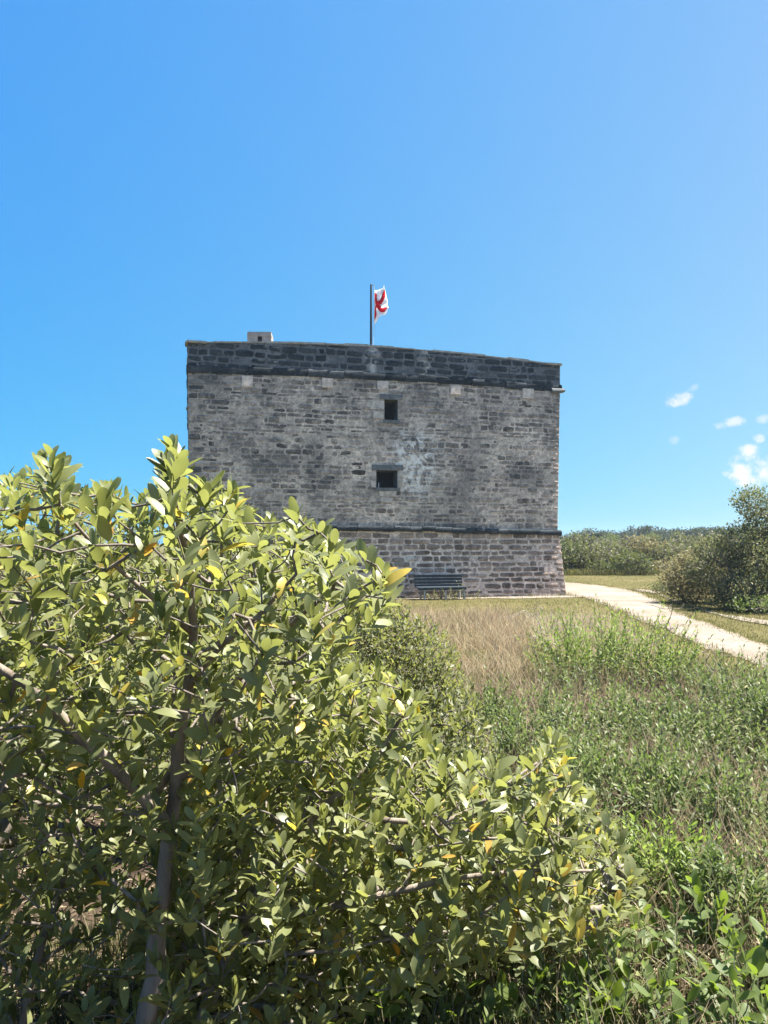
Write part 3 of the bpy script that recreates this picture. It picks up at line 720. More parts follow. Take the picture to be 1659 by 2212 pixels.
# ------------------------------------------------------------------ bench against the wall
bs0, bs1 = wp(898, 1280)[0], wp(999, 1280)[0]
bl = bs1 - bs0; bo = fpt((bs0 + bs1) / 2 - 0.2, 0.0, 0.34 + 0.16)
bench = tag(empty('bench', bo, math.atan2(fd[1], fd[0])), 'dark blue-grey slatted bench with pale legs standing against the fort wall', 'bench')
mb = MB()
for k in range(4): mb.box((0, -0.02 + 0.02 * k, 0.50 + k * 0.115), (bl, 0.03, 0.105))
mb.build('backrest', M['bench_slat'], bench, bevel=0.006)
mb = MB()
for k in range(4): mb.box((0, -0.09 - k * 0.105, 0.45), (bl, 0.09, 0.035))
mb.box((0, -0.455, 0.405), (bl, 0.025, 0.10)); mb.build('seat', M['bench_slat'], bench, bevel=0.006)
for x in (-bl * 0.36, bl * 0.07, bl * 0.46):
    mb = MB(); mb.box((x, -0.42, 0.215), (0.065, 0.06, 0.43)); mb.box((x, -0.235, 0.40), (0.055, 0.31, 0.05)); mb.build('leg', M['bench_leg'], bench, bevel=0.005)
    mb = MB(); mb.tube([(x, 0.05, 0), (x, 0.06, 0.43), (x, 0.085, 0.92)], [0.03, 0.03, 0.02], 6); mb.build('leg', M['bench_leg'], bench)

# ------------------------------------------------------------------ plants: leaves, twigs, growth
def leaf_template(kind):
    """x along the leaf 0..1, y half-width, z lift; faces"""
    if kind == 'full':
        st = [(0.0, 0.02), (0.10, 0.16), (0.30, 0.42), (0.55, 0.5), (0.78, 0.42), (0.93, 0.24)]
        v = []; 
        for x, w in st:
            z = -0.10 * (x - 0.1) ** 2
            v += [(x, -w, z + 0.16 * w * 0.5), (x, 0, z), (x, w, z + 0.16 * w * 0.5)]
        v.append((1.0, 0, -0.09)); f4 = []; f3 = []
        for i in range(len(st) - 1):
            for j in (0, 1): a = i * 3 + j; f4.append((a, a + 1, a + 4, a + 3))
        a = (len(st) - 1) * 3; f3 = [(a, a + 1, a + 3), (a + 1, a + 2, a + 3)]
        return np.array(v), np.array(f4), np.array(f3)
    if kind == 'mid':
        v = [(0, 0, 0), (0.35, -0.45, 0.03), (0.4, 0, -0.03), (0.35, 0.45, 0.03), (0.75, -0.38, 0.0), (0.75, 0.38, 0.0), (1, 0, -0.06)]
        return np.array(v, float), np.array([(2, 5, 6, 4)]), np.array([(0, 2, 1), (0, 3, 2), (1, 2, 4), (2, 3, 5)])
    if kind == 'quad':
        return np.array([(0, 0, 0), (0.45, -0.5, 0.06), (1, 0, -0.05), (0.45, 0.5, 0.06)], float), np.array([(0, 1, 2, 3)]), None
    if kind == 'blade':
        v = [(0, -0.5, 0), (0, 0.5, 0), (0.5, -0.42, 0.05), (0.5, 0.42, 0.05), (0.85, -0.2, 0.0), (0.85, 0.2, 0.0), (1, 0, -0.05)]
        return np.array(v, float), np.array([(0, 2, 3, 1), (2, 4, 5, 3)]), np.array([(4, 6, 5)])
TPL = {k: leaf_template(k) for k in ('full', 'mid', 'quad', 'blade')}

def leaf_mesh(name, P, A, Nn, Ln, Wd, tint, kind='full', bend=None):
    P = np.asarray(P, float); A = unit(np.asarray(A, float)); Nn = np.asarray(Nn, float)
    B = unit(np.cross(Nn, A)); Nn = np.cross(A, B); n = len(P)
    v, f4, f3 = TPL[kind]; m = len(v)
    Ln = np.broadcast_to(Ln, (n,)); Wd = np.broadcast_to(Wd, (n,))
    bz = v[None, :, 2] if bend is None else v[None, :, 2] - np.asarray(bend)[:, None] * v[None, :, 0] ** 2
    V = P[:, None] + A[:, None] * (Ln[:, None] * v[None, :, 0])[..., None] + B[:, None] * (Wd[:, None] * v[None, :, 1])[..., None] + Nn[:, None] * (Ln[:, None] * bz)[..., None]
    off = (np.arange(n) * m)[:, None, None]; F = []
    if f4 is not None: F.append((f4[None] + off).reshape(-1, 4))
    if f3 is not None: F.append((f3[None] + off).reshape(-1, 3))
    return np_mesh(name, V.reshape(-1, 3), F, {'tint': np.repeat(tint, m)})

def grow(trunks, tips, rs, seg=0.10, sag=0.15, r_tip=0.0020, pipe=0.41):
    """trunks: list of (points, r0, r1). Each tip is joined to the nearest grown node by a curved twig.
    returns paths (list of node index lists), node positions, node radii, tip directions"""
    pos = []; par = []; fix = []
    for pts, r0, r1 in trunks:
        P = resample(pts, max(3, int(np.sum(np.linalg.norm(np.diff(np.array(pts), axis=0), axis=1)) / seg) + 1))
        P[1:-1] += rs.normal(0, seg * 0.07, P[1:-1].shape)
        # join to an existing node when this trunk starts on one
        base = -1
        if pos:
            d = np.linalg.norm(np.array(pos) - P[0], axis=1); j = int(np.argmin(d))
            if d[j] < 0.25: base = j
        for i, p in enumerate(P):
            par.append(base if i == 0 else len(pos) - 1); pos.append(p); fix.append(r0 + (r1 - r0) * i / (len(P) - 1))
    ntr = len(pos); cap = ntr + len(tips) * 40
    A = np.zeros((cap, 3)); A[:ntr] = pos; n = ntr
    tips = np.asarray(tips, float)
    d0 = np.min(np.linalg.norm(tips[:, None] - A[None, :ntr], axis=2), axis=1); order = np.argsort(d0)
    dirs = np.zeros_like(tips); paths = []
    for ti in order:
        tp = tips[ti]; dv = tp - A[:n]; d = np.linalg.norm(dv, axis=1)
        cost = d + 0.35 * np.maximum(0, A[:n, 2] - tp[2])     # prefer to grow upward
        j = int(np.argmin(cost)); a = A[j]; ln = d[j]; k = int(min(30, max(2, ln / seg)))
        mid = (a + tp) / 2 + rs.normal(0, 0.12 * ln, 3); mid[2] -= sag * ln * 0.5
        path = [j]
        for q in np.linspace(0, 1, k + 1)[1:]:
            p = (1 - q) ** 2 * a + 2 * q * (1 - q) * mid + q * q * tp
            A[n] = p; par.append(path[-1]); path.append(n); n += 1
        dirs[ti] = unit(tp - A[path[-2]]); paths.append(path)
    cnt = np.zeros(n); 
    for p in paths: cnt[p[-1]] += 1
    for i in range(n - 1, -1, -1):
        if par[i] >= 0: cnt[par[i]] += cnt[i]
    rad = r_tip * np.maximum(cnt, 1) ** pipe
    rad[:ntr] = np.maximum(np.array(fix), 0.0)
    return paths, A[:n], rad, dirs, ntr, par

def branch_mb(paths, A, rad, k=5):
    mb = MB()
    for p in paths:
        rr = [min(rad[i], rad[p[1]] * 1.15) for i in p]
        mb.tube(A[p], rr, k, False)
    return mb

def trunk_mb(trunks, rs, seg=0.08, k=10):
    mb = MB()
    for pts, r0, r1 in trunks:
        P = resample(pts, max(4, int(np.sum(np.linalg.norm(np.diff(np.array(pts), axis=0), axis=1)) / seg)))
        P[1:-1] += rs.normal(0, r0 * 0.10, P[1:-1].shape)
        mb.tube(P, [(r0 + (r1 - r0) * i / (len(P) - 1)) * (1 + rs.normal(0, 0.05)) for i in range(len(P))], k)
    return mb

def twig_leaves(tips, dirs, rs, pairs=(4, 7), L=(0.05, 0.085), wr=0.42, spacing=0.021, up=1.0, yellow=0.014, tint_fn=None):
    P, A, N, LL, W, T = [], [], [], [], [], []
    for tp, d in zip(tips, dirs):
        d = unit(d * 0.6 + np.array([0, 0, up]) + rs.normal(0, 0.24, 3))
        a = np.cross(d, rs.normal(0, 1, 3)); a = unit(a); b = np.cross(d, a)
        n = rs.integers(*pairs); base = np.clip(rs.normal(0.45, 0.16), 0.02, 0.8); sc = rs.uniform(0.8, 1.15)
        for i in range(n):
            th = i * math.pi / 2 + rs.normal(0, 0.3); ang = R_(18 + 8 * min(i, 4) + rs.normal(0, 9))
            pt = tp - d * spacing * i * rs.uniform(0.8, 1.2); s_ = sc * (0.72 if i == 0 else 1.0)
            for sg in (0, math.pi):
                if i > 2 and rs.random() < 0.18: continue
                rd = a * math.cos(th + sg) + b * math.sin(th + sg)
                ax = d * math.cos(ang) + rd * math.sin(ang) + rs.normal(0, 0.12, 3)
                nm = d * math.sin(ang) - rd * math.cos(ang) + rs.normal(0, 0.22, 3)
                P.append(pt + rd * 0.004); A.append(ax); N.append(nm); l = rs.uniform(*L) * s_; LL.append(l); W.append(l * wr * rs.uniform(0.72, 1.2))
                T.append(rs.uniform(0.91, 1.0) if (i > 1 and rs.random() < yellow) else np.clip(base + rs.normal(0, 0.17), 0, 0.82))
    return np.array(P), np.array(A), np.array(N), np.array(LL), np.array(W), np.array(T)

def scatter_leaves(tips, dirs, rs, n=(6, 12), spread=0.1, L=(0.05, 0.08), wr=0.45, up=0.35, hi=0.0):
    P, A, N, LL, T = [], [], [], [], []
    for tp, d in zip(tips, dirs):
        k = rs.integers(*n); base = np.clip(rs.normal(0.45, 0.2), 0, 1)
        P.append(tp + rs.normal(0, spread, (k, 3))); A.append(d * 0.5 + rs.normal(0, 0.7, (k, 3)) + [0, 0, up]); N.append(rs.normal(0, 0.6, (k, 3)) + [0, 0, 0.7])
        LL.append(rs.uniform(*L, k)); T.append(np.clip(base + rs.normal(0, 0.18, k), 0, 1))
    L_ = np.concatenate(LL)
    return np.concatenate(P), np.concatenate(A), np.concatenate(N), L_, L_ * wr, np.concatenate(T)

def inpoly(x, y, poly):
    x = np.asarray(x); y = np.asarray(y); c = np.zeros(x.shape, bool); n = len(poly)
    for i in range(n):
        x1, y1 = poly[i]; x2, y2 = poly[(i + 1) % n]
        c ^= ((y1 > y) != (y2 > y)) & (x < (x2 - x1) * (y - y1) / (y2 - y1 + 1e-12) + x1)
    return c

def thin(P, dmin):
    keep = []; grid = {}
    for i, p in enumerate(P):
        k = tuple(np.floor(p / dmin).astype(int)); ok = True
        for dx in (-1, 0, 1):
            for dy in (-1, 0, 1):
                for dz in (-1, 0, 1):
                    for j in grid.get((k[0] + dx, k[1] + dy, k[2] + dz), ()):
                        if np.sum((P[j] - p) ** 2) < dmin * dmin: ok = False; break
                    if not ok: break
                if not ok: break
            if not ok: break
        if ok: keep.append(i); grid.setdefault(k, []).append(i)
    return P[keep]

def lobes_sample(lobes, n, rs, shell=0.35):
    """points in a union of ellipsoids (cx, cy, cz, rx, ry, rz), biased to the outside"""
    vol = np.array([l[3] * l[4] * l[5] for l in lobes]) ** 0.7; k = rs.choice(len(lobes), n, p=vol / vol.sum())
    L = np.array(lobes)[k]; d = unit(rs.normal(0, 1, (n, 3))); rr = rs.uniform(shell, 1, n) ** 0.6
    return L[:, :3] + d * rr[:, None] * L[:, 3:]

def plant(name, label, cat, base, trunks, tips, leaf, bark='bark', group=None, seed=1, seg=0.1, sag=0.15, r_tip=0.0022, style='twig', kind='full', leafkw=None, trunk_name='trunk', branch_mat=None, k=5, tk=10):
    """trunks and tips in world space; the thing's empty sits at base"""
    rs = np.random.default_rng(seed); base = np.array(base, float)
    root = tag(empty(name, base), label, cat, group)
    tr = [(np.array(p, float) - base, a, b) for p, a, b in trunks]; tips = np.asarray(tips) - base
    paths, A, rad, dirs, ntr, par = grow(tr, tips, rs, seg, sag, r_tip)
    trunk_mb(tr, rs, k=tk).build(trunk_name, M[bark], root, True)
    branch_mb(paths, A, rad, k).build('branches', M[branch_mat or bark], root, True)
    fn_ = twig_leaves if style == 'twig' else scatter_leaves
    P, A_, N_, L_, W_, T_ = fn_(tips, dirs, rs, **(leafkw or {}))
    link_mesh('foliage', leaf_mesh('foliage', P, A_, N_, L_, W_, T_, kind, bend=rs.normal(0.08, 0.22, len(P)) if kind == 'full' else None), M[leaf], root)
    return root

def copy_tree(o, label=None, loc=None, rz=None, sc=None):
    c = o.copy(); col.objects.link(c)
    for ch in o.children:
        d = ch.copy(); col.objects.link(d); d.parent = c
    if label: c['label'] = label
    if loc is not None: c.location = loc
    if rz is not None: c.rotation_euler = (0, 0, rz)
    if sc is not None: c.scale = (sc, sc, sc) if np.isscalar(sc) else sc
    return c

# ------------------------------------------------------------------ foreground mangroves
def carve(n, xr, yr, zr, poly, rs, front):
    P = np.stack([rs.uniform(*xr, n), rs.uniform(*yr, n), rs.uniform(*zr, n)], 1)
    x = CX + FPX * P[:, 0] / P[:, 1]; y = HY + FPX * (CAM_H - P[:, 2]) / P[:, 1]
    ok = inpoly(x, y, poly) & front(x, y, P[:, 1])
    return P[ok]

rs = np.random.default_rng(101)
# the tall one on the left: crown outline as it stands against sky and wall
polyA = [(-500, 1060), (-120, 1050), (0, 1045), (60, 1030), (105, 985), (150, 1040), (210, 1060), (290, 1075), (345, 1060), (368, 985), (400, 1040), (470, 1060), (520, 1085), (600, 1135),
         (660, 1125), (740, 1190), (835, 1240), (840, 1290), (770, 1340), (740, 1420), (700, 1500), (640, 1600), (560, 1700), (460, 1800), (430, 1950), (300, 2000), (200, 1900), (-100, 1950), (-500, 2000)]
def frontA(x, y, Y):
    f = 1.82 + 0.0010 * np.clip(y - 1350, 0, 700) + 0.10 * np.sin(x / 90.0) + 0.08 * np.sin(y / 70 + x / 160)
    xt = np.interp(y, [1380, 1500, 1620, 1800, 2000, 2200], [418, 402, 385, 368, 345, 318])
    f = np.where((abs(x - xt) < 45) & (y > 1480) & (np.sin(y * 0.9) < 0.75), np.maximum(f, 2.62), f)
    return (Y > f) & (Y < 4.1)
tA = carve(130000, (-2.6, 0.5), (1.5, 4.2), (0.5, 2.7), polyA, rs, frontA); rs.shuffle(tA); f_ = tA[tA[:, 1] < 2.5]; tA = np.concatenate([thin(f_, 0.126), thin(tA[tA[:, 1] >= 2.5], 0.145)])
spr = np.array([px(112, 990, 2.05), px(130, 1000, 2.05), px(96, 1010, 2.05), px(372, 968, 2.0), px(385, 990, 2.02), px(362, 1000, 2.0), px(380, 1020, 2.0), px(450, 1055, 2.0), px(500, 1060, 2.0), px(640, 1115, 1.9), px(690, 1150, 1.9), px(720, 1180, 1.85), px(790, 1210, 1.85), px(820, 1250, 1.9), px(30, 1040, 2.1), px(240, 1060, 2.1)])
tA = np.concatenate([tA, spr])
def TP(L): return [px(*q) for q in L]
trA = [(TP([(300, 2330, 2.55), (318, 2200, 2.55), (345, 2000, 2.55), (368, 1800, 2.55), (385, 1620, 2.55), (402, 1500, 2.5), (418, 1380, 2.45), (412, 1250, 2.35), (385, 1120, 2.2), (374, 1010, 2.05)]), 0.036, 0.006),
       (TP([(372, 1790, 2.55), (280, 1690, 2.45), (190, 1600, 2.35), (90, 1500, 2.3), (-40, 1420, 2.3), (-200, 1380, 2.4)]), 0.022, 0.008),
       (TP([(392, 1680, 2.55), (440, 1600, 2.6), (490, 1500, 2.6), (560, 1410, 2.5), (640, 1340, 2.3), (720, 1270, 2.1)]), 0.015, 0.005),
       (TP([(404, 1490, 2.5), (470, 1400, 2.35), (560, 1330, 2.15), (640, 1240, 2.0)]), 0.011, 0.004),
       (TP([(418, 1370, 2.45), (330, 1290, 2.3), (220, 1200, 2.2), (130, 1090, 2.1)]), 0.011, 0.004),
       (TP([(380, 1650, 2.55), (310, 1760, 2.75), (180, 1740, 2.9), (0, 1735, 3.0)]), 0.014, 0.006)]
plant('mangrove_shrub', 'tall olive mangrove on the left with thick grey trunk, reaching above the horizon', 'mangrove', trA[0][0][0], trA, tA, 'mangrove', seed=11, leafkw=dict(pairs=(4, 8), yellow=0.06, L=(0.046, 0.084), wr=0.42, spacing=0.018, up=1.3), group='foreground mangroves', branch_mat='twig')

# the lower one spreading to the right
polyB = [(420, 1640), (560, 1560), (680, 1500), (760, 1440), (830, 1440), (900, 1500), (900, 1560), (960, 1640), (1010, 1640), (1100, 1660), (1160, 1630), (1195, 1590), (1215, 1600), (1225, 1680), (1280, 1730), (1330, 1800), (1350, 1860), (1390, 1910), (1330, 1950),
         (1290, 2000), (1180, 2030), (1040, 2060), (930, 2110), (800, 2150), (650, 2230), (420, 2260), (330, 2250), (330, 1900)]
def frontB(x, y, Y):
    f = 2.45 + 0.10 * np.sin(x / 110.0 + 1) + 0.09 * np.sin(y / 75 + x / 140) + 0.0007 * np.clip(1750 - y, 0, 400) + 0.0005 * np.clip(x - 900, 0, 500)
    return (Y > f) & (Y < 4.4)
tB = carve(90000, (-0.9, 1.3), (2.2, 4.5), (0.1, 1.8), polyB, rs, frontB); rs.shuffle(tB); tB = np.concatenate([thin(tB[tB[:, 1] < 3.0], 0.116), thin(tB[tB[:, 1] >= 3.0], 0.125)])
trB = [(TP([(420, 2330, 2.9), (440, 2200, 2.9), (500, 2050, 2.9), (545, 1950, 2.95), (600, 1850, 2.95), (690, 1750, 2.95), (800, 1660, 2.95), (860, 1560, 3.0)]), 0.032, 0.008),
       (TP([(540, 1960, 2.95), (660, 1970, 2.9), (800, 1940, 2.85), (960, 1900, 2.85), (1120, 1880, 2.9), (1300, 1880, 3.0)]), 0.016, 0.005),
       (TP([(690, 1750, 2.95), (820, 1770, 2.85), (960, 1780, 2.85), (1060, 1720, 2.9), (1170, 1640, 3.0)]), 0.013, 0.005),
       (TP([(520, 2010, 2.9), (620, 2060, 2.85), (760, 2050, 2.8), (900, 2010, 2.8)]), 0.011, 0.004)]
plant('mangrove_shrub', 'low spreading mangrove with yellow tinged leaves, reaching right over the marsh stalks', 'mangrove', trB[0][0][0], trB, tB, 'mangrove', seed=12, leafkw=dict(pairs=(4, 8), L=(0.050, 0.090), yellow=0.06, wr=0.42, spacing=0.018, up=1.3), group='foreground mangroves', branch_mat='twig')

# sparse young one in the shade at lower left
polyC = [(-300, 1900), (0, 1880), (120, 1860), (260, 1900), (330, 1980), (330, 2240), (200, 2260), (-300, 2260)]
tC = carve(40000, (-1.9, -0.5), (2.3, 3.6), (0.15, 1.4), polyC, rs, lambda x, y, Y: Y > 2.5); rs.shuffle(tC); tC = thin(tC, 0.125)
trC = [(TP([(40, 2330, 2.9), (60, 2150, 2.9), (105, 1990, 2.9), (140, 1900, 2.9), (150, 1840, 2.9)]), 0.022, 0.008), (TP([(60, 2160, 2.9), (0, 2060, 2.95), (-100, 1980, 3.0)]), 0.010, 0.004)]
plant('mangrove_shrub', 'sparse dark mangrove in the shade at the lower left, with crooked thin trunk', 'mangrove', trC[0][0][0], trC, tC, 'mangrove', seed=13, leafkw=dict(pairs=(3, 6), yellow=0.005), group='foreground mangroves', branch_mat='twig')

# shrubs a little farther back, behind the two
def back_shrub(label, cx_, cy_, rx, ry, h, seed, n=330, leaf='olive', dm=0.11, L=(0.045, 0.07), lob=None):
    r2 = np.random.default_rng(seed)
    lob = lob or [(cx_, cy_, h * 0.55, rx, ry, h * 0.45), (cx_ - rx * .4, cy_ + .1, h * 0.7, rx * .55, ry * .7, h * 0.3), (cx_ + rx * .4, cy_ - .1, h * 0.6, rx * .5, ry * .7, h * 0.35)]
    tips = lobes_sample(lob, n * 4, r2, 0.3); tips = thin(tips, dm); g0 = float(gz(cx_, cy_))
    trs = []
    for k in range(4):
        a = r2.uniform(0, 6.28); q = np.array([math.cos(a) * rx * .4, math.sin(a) * ry * .4, 0])
        trs.append(([(cx_ + q[0] * .2, cy_ + q[1] * .2, g0 - .05), (cx_ + q[0] * .6, cy_ + q[1] * .6, h * .35), (cx_ + q[0], cy_ + q[1], h * .65)], 0.025, 0.008))
    return plant('mangrove_shrub', label, 'mangrove', (cx_, cy_, g0), trs, tips, leaf, seed=seed, style='twig', kind='mid', leafkw=dict(pairs=(5, 8), L=L, wr=0.4, spacing=0.03, yellow=0.004), group='mangrove shrubs behind the foreground', branch_mat='twig', k=4, tk=7)
back_shrub('rounded olive mangrove shrub beside the dry grass, right of the tall mangrove', 0.0, 8.0, 0.72, 0.8, 1.72, 21, 2100, dm=0.08, lob=[(-0.25, 8.0, 0.95, .65, .8, .78), (-.7, 8.1, 1.1, .5, .7, .6), (0.25, 7.9, .78, .55, .7, .58), (0.6, 7.8, .45, .38, .5, .42)])
back_shrub('taller mangrove shrub showing through gaps in front of the fort wall', -1.45, 8.6, 0.95, 0.8, 2.42, 22, 700)
back_shrub('added mangrove shrub darkening the gaps behind the thick grey trunk', -1.1, 5.7, .9, .6, 1.5, 25, 1300, dm=0.10, lob=[(-0.9, 5.7, .75, .8, .5, .75), (-1.5, 5.8, .8, .6, .5, .7), (-.3, 5.8, .6, .5, .4, .55)])  # undergrowth added to cover sunlit mud so the gaps stay dark
back_shrub('added mangrove shrub darkening the gaps at the left edge, behind the crooked thin trunk', -2.4, 5.9, .9, .6, 1.6, 26, 1300, dm=0.10, lob=[(-2.3, 5.9, .8, .8, .5, .8), (-3.0, 5.9, .9, .8, .5, .8)])  # second added shrub, keeps the gaps at the left dark
back_shrub('mangrove shrub at far left, mostly hidden behind the tall mangrove', -3.1, 8.4, 1.1, 0.9, 2.45, 23, 800)
back_shrub('dark mangrove sprig leaning right between the low mangrove and the oxeye', 0.1, 4.8, 0.5, 0.45, 1.2, 24, 900, dm=0.085, lob=[(0.0, 4.8, .75, .55, .5, .5), (-.35, 5.0, .95, .5, .5, .5), (0.45, 4.7, .72, .28, .3, .5), (.25, 4.7, .5, .45, .4, .4)])

# ------------------------------------------------------------------ sea oxeye shrubs, ground cover
def stems(base, n, rs, h, lean, spread, pairs, L, wr, first=0.35):
    """upright stems with opposite leaves: returns stem polylines and leaf arrays"""
    S = []; P, A, N, LL, W, T = [], [], [], [], [], []
    for i in range(n):
        o = rs.normal(0, spread, 2); hh = h * rs.uniform(0.62, 1.22) * (1 - 0.25 * min(1, np.linalg.norm(o) / (2 * spread + 1e-6)))
        b = np.array([base[0] + o[0], base[1] + o[1], base[2] if len(base) > 2 else 0]); d = unit(np.array([o[0] * lean / (spread + 1e-6), o[1] * lean / (spread + 1e-6), 1.0]) + rs.normal(0, 0.08, 3))
        bend = rs.normal(0, 0.08 * hh, 3); bend[2] = 0
        q = np.linspace(0, 1, 5)[:, None]; pts = b + d * hh * q + bend * q ** 2; S.append((pts, hh))
        k = rs.integers(*pairs); base_t = np.clip(rs.normal(0.45, 0.2), 0, 0.9); t0 = rs.uniform(0, 3.14)
        for j in range(k):
            f = first + (1 - first) * (j / max(1, k - 1)) ** 0.9; pt = b + d * hh * f + bend * f * f; th = t0 + j * 1.57 + rs.normal(0, 0.25); ang = R_(72 - 36 * f + rs.normal(0, 14))
            for sg in (0, math.pi):
                rd = np.array([math.cos(th + sg), math.sin(th + sg), 0]); ax = d * math.cos(ang) + rd * math.sin(ang); nm = d * math.sin(ang) - rd * math.cos(ang)
                l = rs.uniform(*L) * (0.75 + 0.35 * (1 - f)); P.append(pt); A.append(ax + rs.normal(0, .1, 3)); N.append(nm + rs.normal(0, .2, 3)); LL.append(l); W.append(l * wr * rs.uniform(.8, 1.2)); T.append(np.clip(base_t + rs.normal(0, .12), 0, 1))
    return S, [np.array(z) for z in (P, A, N, LL, W, T)]

def blade_strips(S, r0):
    """stems as slim three-sided rods"""
    mb = MB()
    for pts, hh in S: mb.tube(pts, [r0, r0 * .9, r0 * .8, r0 * .6, r0 * .4], 3, False)
    return mb

def oxeye(label, x, yb, yt, wpx, seed, n=28, leaf='oxeye', L=(0.06, 0.095), wr=0.30, dry=0.5, pairs=(8, 14), name='sea_oxeye_shrub', group='sea oxeye shrubs in the marsh', cat='shrub', kind='mid', first=0.3):
    p = gp(x, yb, -0.05); p[2] = float(gz(p[0], p[1])); h = (yb - yt) * p[1] / FPX; sp = wpx * 0.30 * p[1] / FPX
    r2 = np.random.default_rng(seed); root = tag(empty(name, p), label, cat, group)
    S, lv = stems((0, 0, 0), n, r2, h, 0.35, sp, pairs, L, wr, first)
    blade_strips(S, 0.004).build('stems', M['twig'], root)
    link_mesh('foliage', leaf_mesh('foliage', *lv, kind), M[leaf], root)
    return root
OX = [(1300, 1478, 1306, 95, 46, 'bright green sea oxeye shrub, tallest of the clump in front of the path'),
      (1400, 1490, 1330, 100, 40, 'bushy green sea oxeye shrub right of the tallest one, below the sandy path'),
      (1215, 1470, 1335, 85, 30, 'pale green sea oxeye shrub beside the bare bleached twigs, left of the tallest one'),
      (1462, 1490, 1395, 80, 22, 'thin sea oxeye shrub mixed with bare twigs at the path edge'),
      (1590, 1545, 1405, 120, 36, 'sea oxeye shrub with upright dark tips standing against the sandy path at right'),
      (1650, 1600, 1440, 90, 34, 'sea oxeye shrub cut by the right edge of the photo, below the path'),
      (1500, 1620, 1480, 110, 34, 'mid-height sea oxeye shrub in the hollow below the bushy green one'),
      (1360, 1600, 1465, 100, 34, 'dense sea oxeye shrub at the foot of the tallest one'),
      (1190, 1600, 1460, 90, 26, 'small sea oxeye shrub at the edge of the brown grass'),
      (1270, 1720, 1590, 100, 26, 'dark sea oxeye shrub right above the tip of the low mangrove'),
      (1450, 1760, 1610, 120, 30, 'bluish sea oxeye shrub in the middle of the right marsh'),
      (1590, 1780, 1630, 120, 30, 'sea oxeye shrub among dry stalks near the right edge, middle height'),
      (1420, 1900, 1740, 110, 26, 'light green sea oxeye shrub just right of the low mangrove tip'),
          (1060, 1580, 1465, 90, 24, 'dull sea oxeye shrub between the brown grass and the dark mangrove sprig'),
          (1130, 1660, 1530, 90, 24, 'sea oxeye shrub just right of the dark mangrove sprig'),
          (1000, 1600, 1490, 80, 20, 'small sea oxeye shrub at the foot of the rounded olive mangrove'),
          (1570, 1960, 1790, 120, 26, 'sea oxeye shrub above the large-leaved seedlings at lower right')]
for q, (x, yb, yt, w, n, lab) in enumerate(OX): oxeye(lab, x, yb, yt, w, 300 + q, int(n * 1.9), 'oxeye_bright' if q in (0, 1, 2, 12) else 'oxeye')

# weeds growing up round the bench legs
for q, (x, h, lab) in enumerate(((925, 22, 'pale weed by the left bench leg'), (952, 26, 'pale weed by the middle bench leg'), (988, 42, 'tallest weed in front of the right end of the bench'))):
    s, _ = wp(x, 1280); b = fpt(s, 0, 1.05); r2 = np.random.default_rng(70 + q); root = tag(empty('weed', b), lab, 'weed', 'weeds at the bench')
    S, lv = stems((0, 0, 0), 7, r2, h / 58, 0.4, 0.10, (4, 7), (0.07, 0.11), 0.35, 0.3)
    blade_strips(S, 0.006).build('stems', M['twig'], root); link_mesh('foliage', leaf_mesh('foliage', *lv, 'mid'), M['olive'], root)

# mangrove seedlings with large leaves, lower right
SD = [(1235, 2215, 2090, 60, 5, 'bright seedling with three big leaves, alone on the litter at the bottom edge'),
      (1130, 2200, 2075, 50, 3, 'small seedling left of the bright one, under the low mangrove branch'),
      (1585, 2200, 2010, 110, 7, 'large-leaved seedling clump in the bottom right corner, nearest the edge'),
      (1500, 2240, 2080, 100, 7, 'leafy seedling clump left of the corner one at the bottom edge'),
      (1640, 2090, 1930, 90, 6, 'tall seedling at the right edge above the corner clump'),
      (1425, 2060, 1930, 50, 3, 'slim dark seedling just beyond the low mangrove tip'),
      (1345, 2150, 2010, 60, 4, 'upright seedling among the stalks right of the litter patch'),
          (820, 2240, 2090, 70, 4, 'seedling in shade under the low mangrove, left of the bottom edge litter'),
          (985, 2250, 2120, 70, 4, 'seedling at the bottom edge, between shaded roots and litter'),
          (640, 2260, 2130, 70, 4, 'leafy seedling at the bottom edge right of the thick grey trunk'),
          (1540, 2050, 1900, 70, 5, 'seedling with upright leaves in front of the pale dry stalks')]
for q, (x, yb, yt, w, n, lab) in enumerate(SD):
    oxeye(lab, x, yb, yt, w, 400 + q, n * 2, 'seedling', (0.11, 0.165), 0.44, pairs=(2, 5), name='mangrove_seedling', group='mangrove seedlings at lower right', cat='seedling', kind='full', first=0.45)

# low herb cover between the shrubs: one mass
def sample_marsh(n, rs, y0, y1, left, pw=1.0):
    Y = y0 + (y1 - y0) * rs.uniform(0, 1, n) ** pw; k = rs.uniform(left, 0.80, n); X = k * Y
    return X, Y
rs = np.random.default_rng(55)
X, Y = sample_marsh(3500, rs, 3.0, 11.5, 0.05, 1.0)
dens = 0.5 + 0.5 * np.sin(X * 1.9 + 1) * np.sin(Y * 1.3 + X); ok = rs.random(len(X)) < (0.18 + 0.8 * dens ** 1.3) * np.where((X / Y > 0.33) & (Y < 6.5), 0.6, 1.0)
ok &= ~((Y > 9.5) & (X / Y < 0.20)); X, Y = X[ok], Y[ok]
S = []; LV = [[] for _ in range(6)]
for x, y in zip(X, Y):
    s_, lv = stems((x, y, float(gz(x, y))), 1, rs, rs.uniform(0.12, 0.55) + 0.015 * y, 0.2, 0.02, (6, 11), (0.05, 0.09), 0.34, 0.3)
    S += s_
    for a, b in zip(LV, lv): a.append(b)
hc = tag(empty('herb_cover', (0, 0, 0)), 'low green sea oxeye herbs filling the marsh between the shrubs', 'ground cover', kind='stuff')
o = link_mesh('foliage', leaf_mesh('foliage', *[np.concatenate(a) for a in LV], 'mid'), M['oxeye'], hc); o['kind'] = 'stuff'
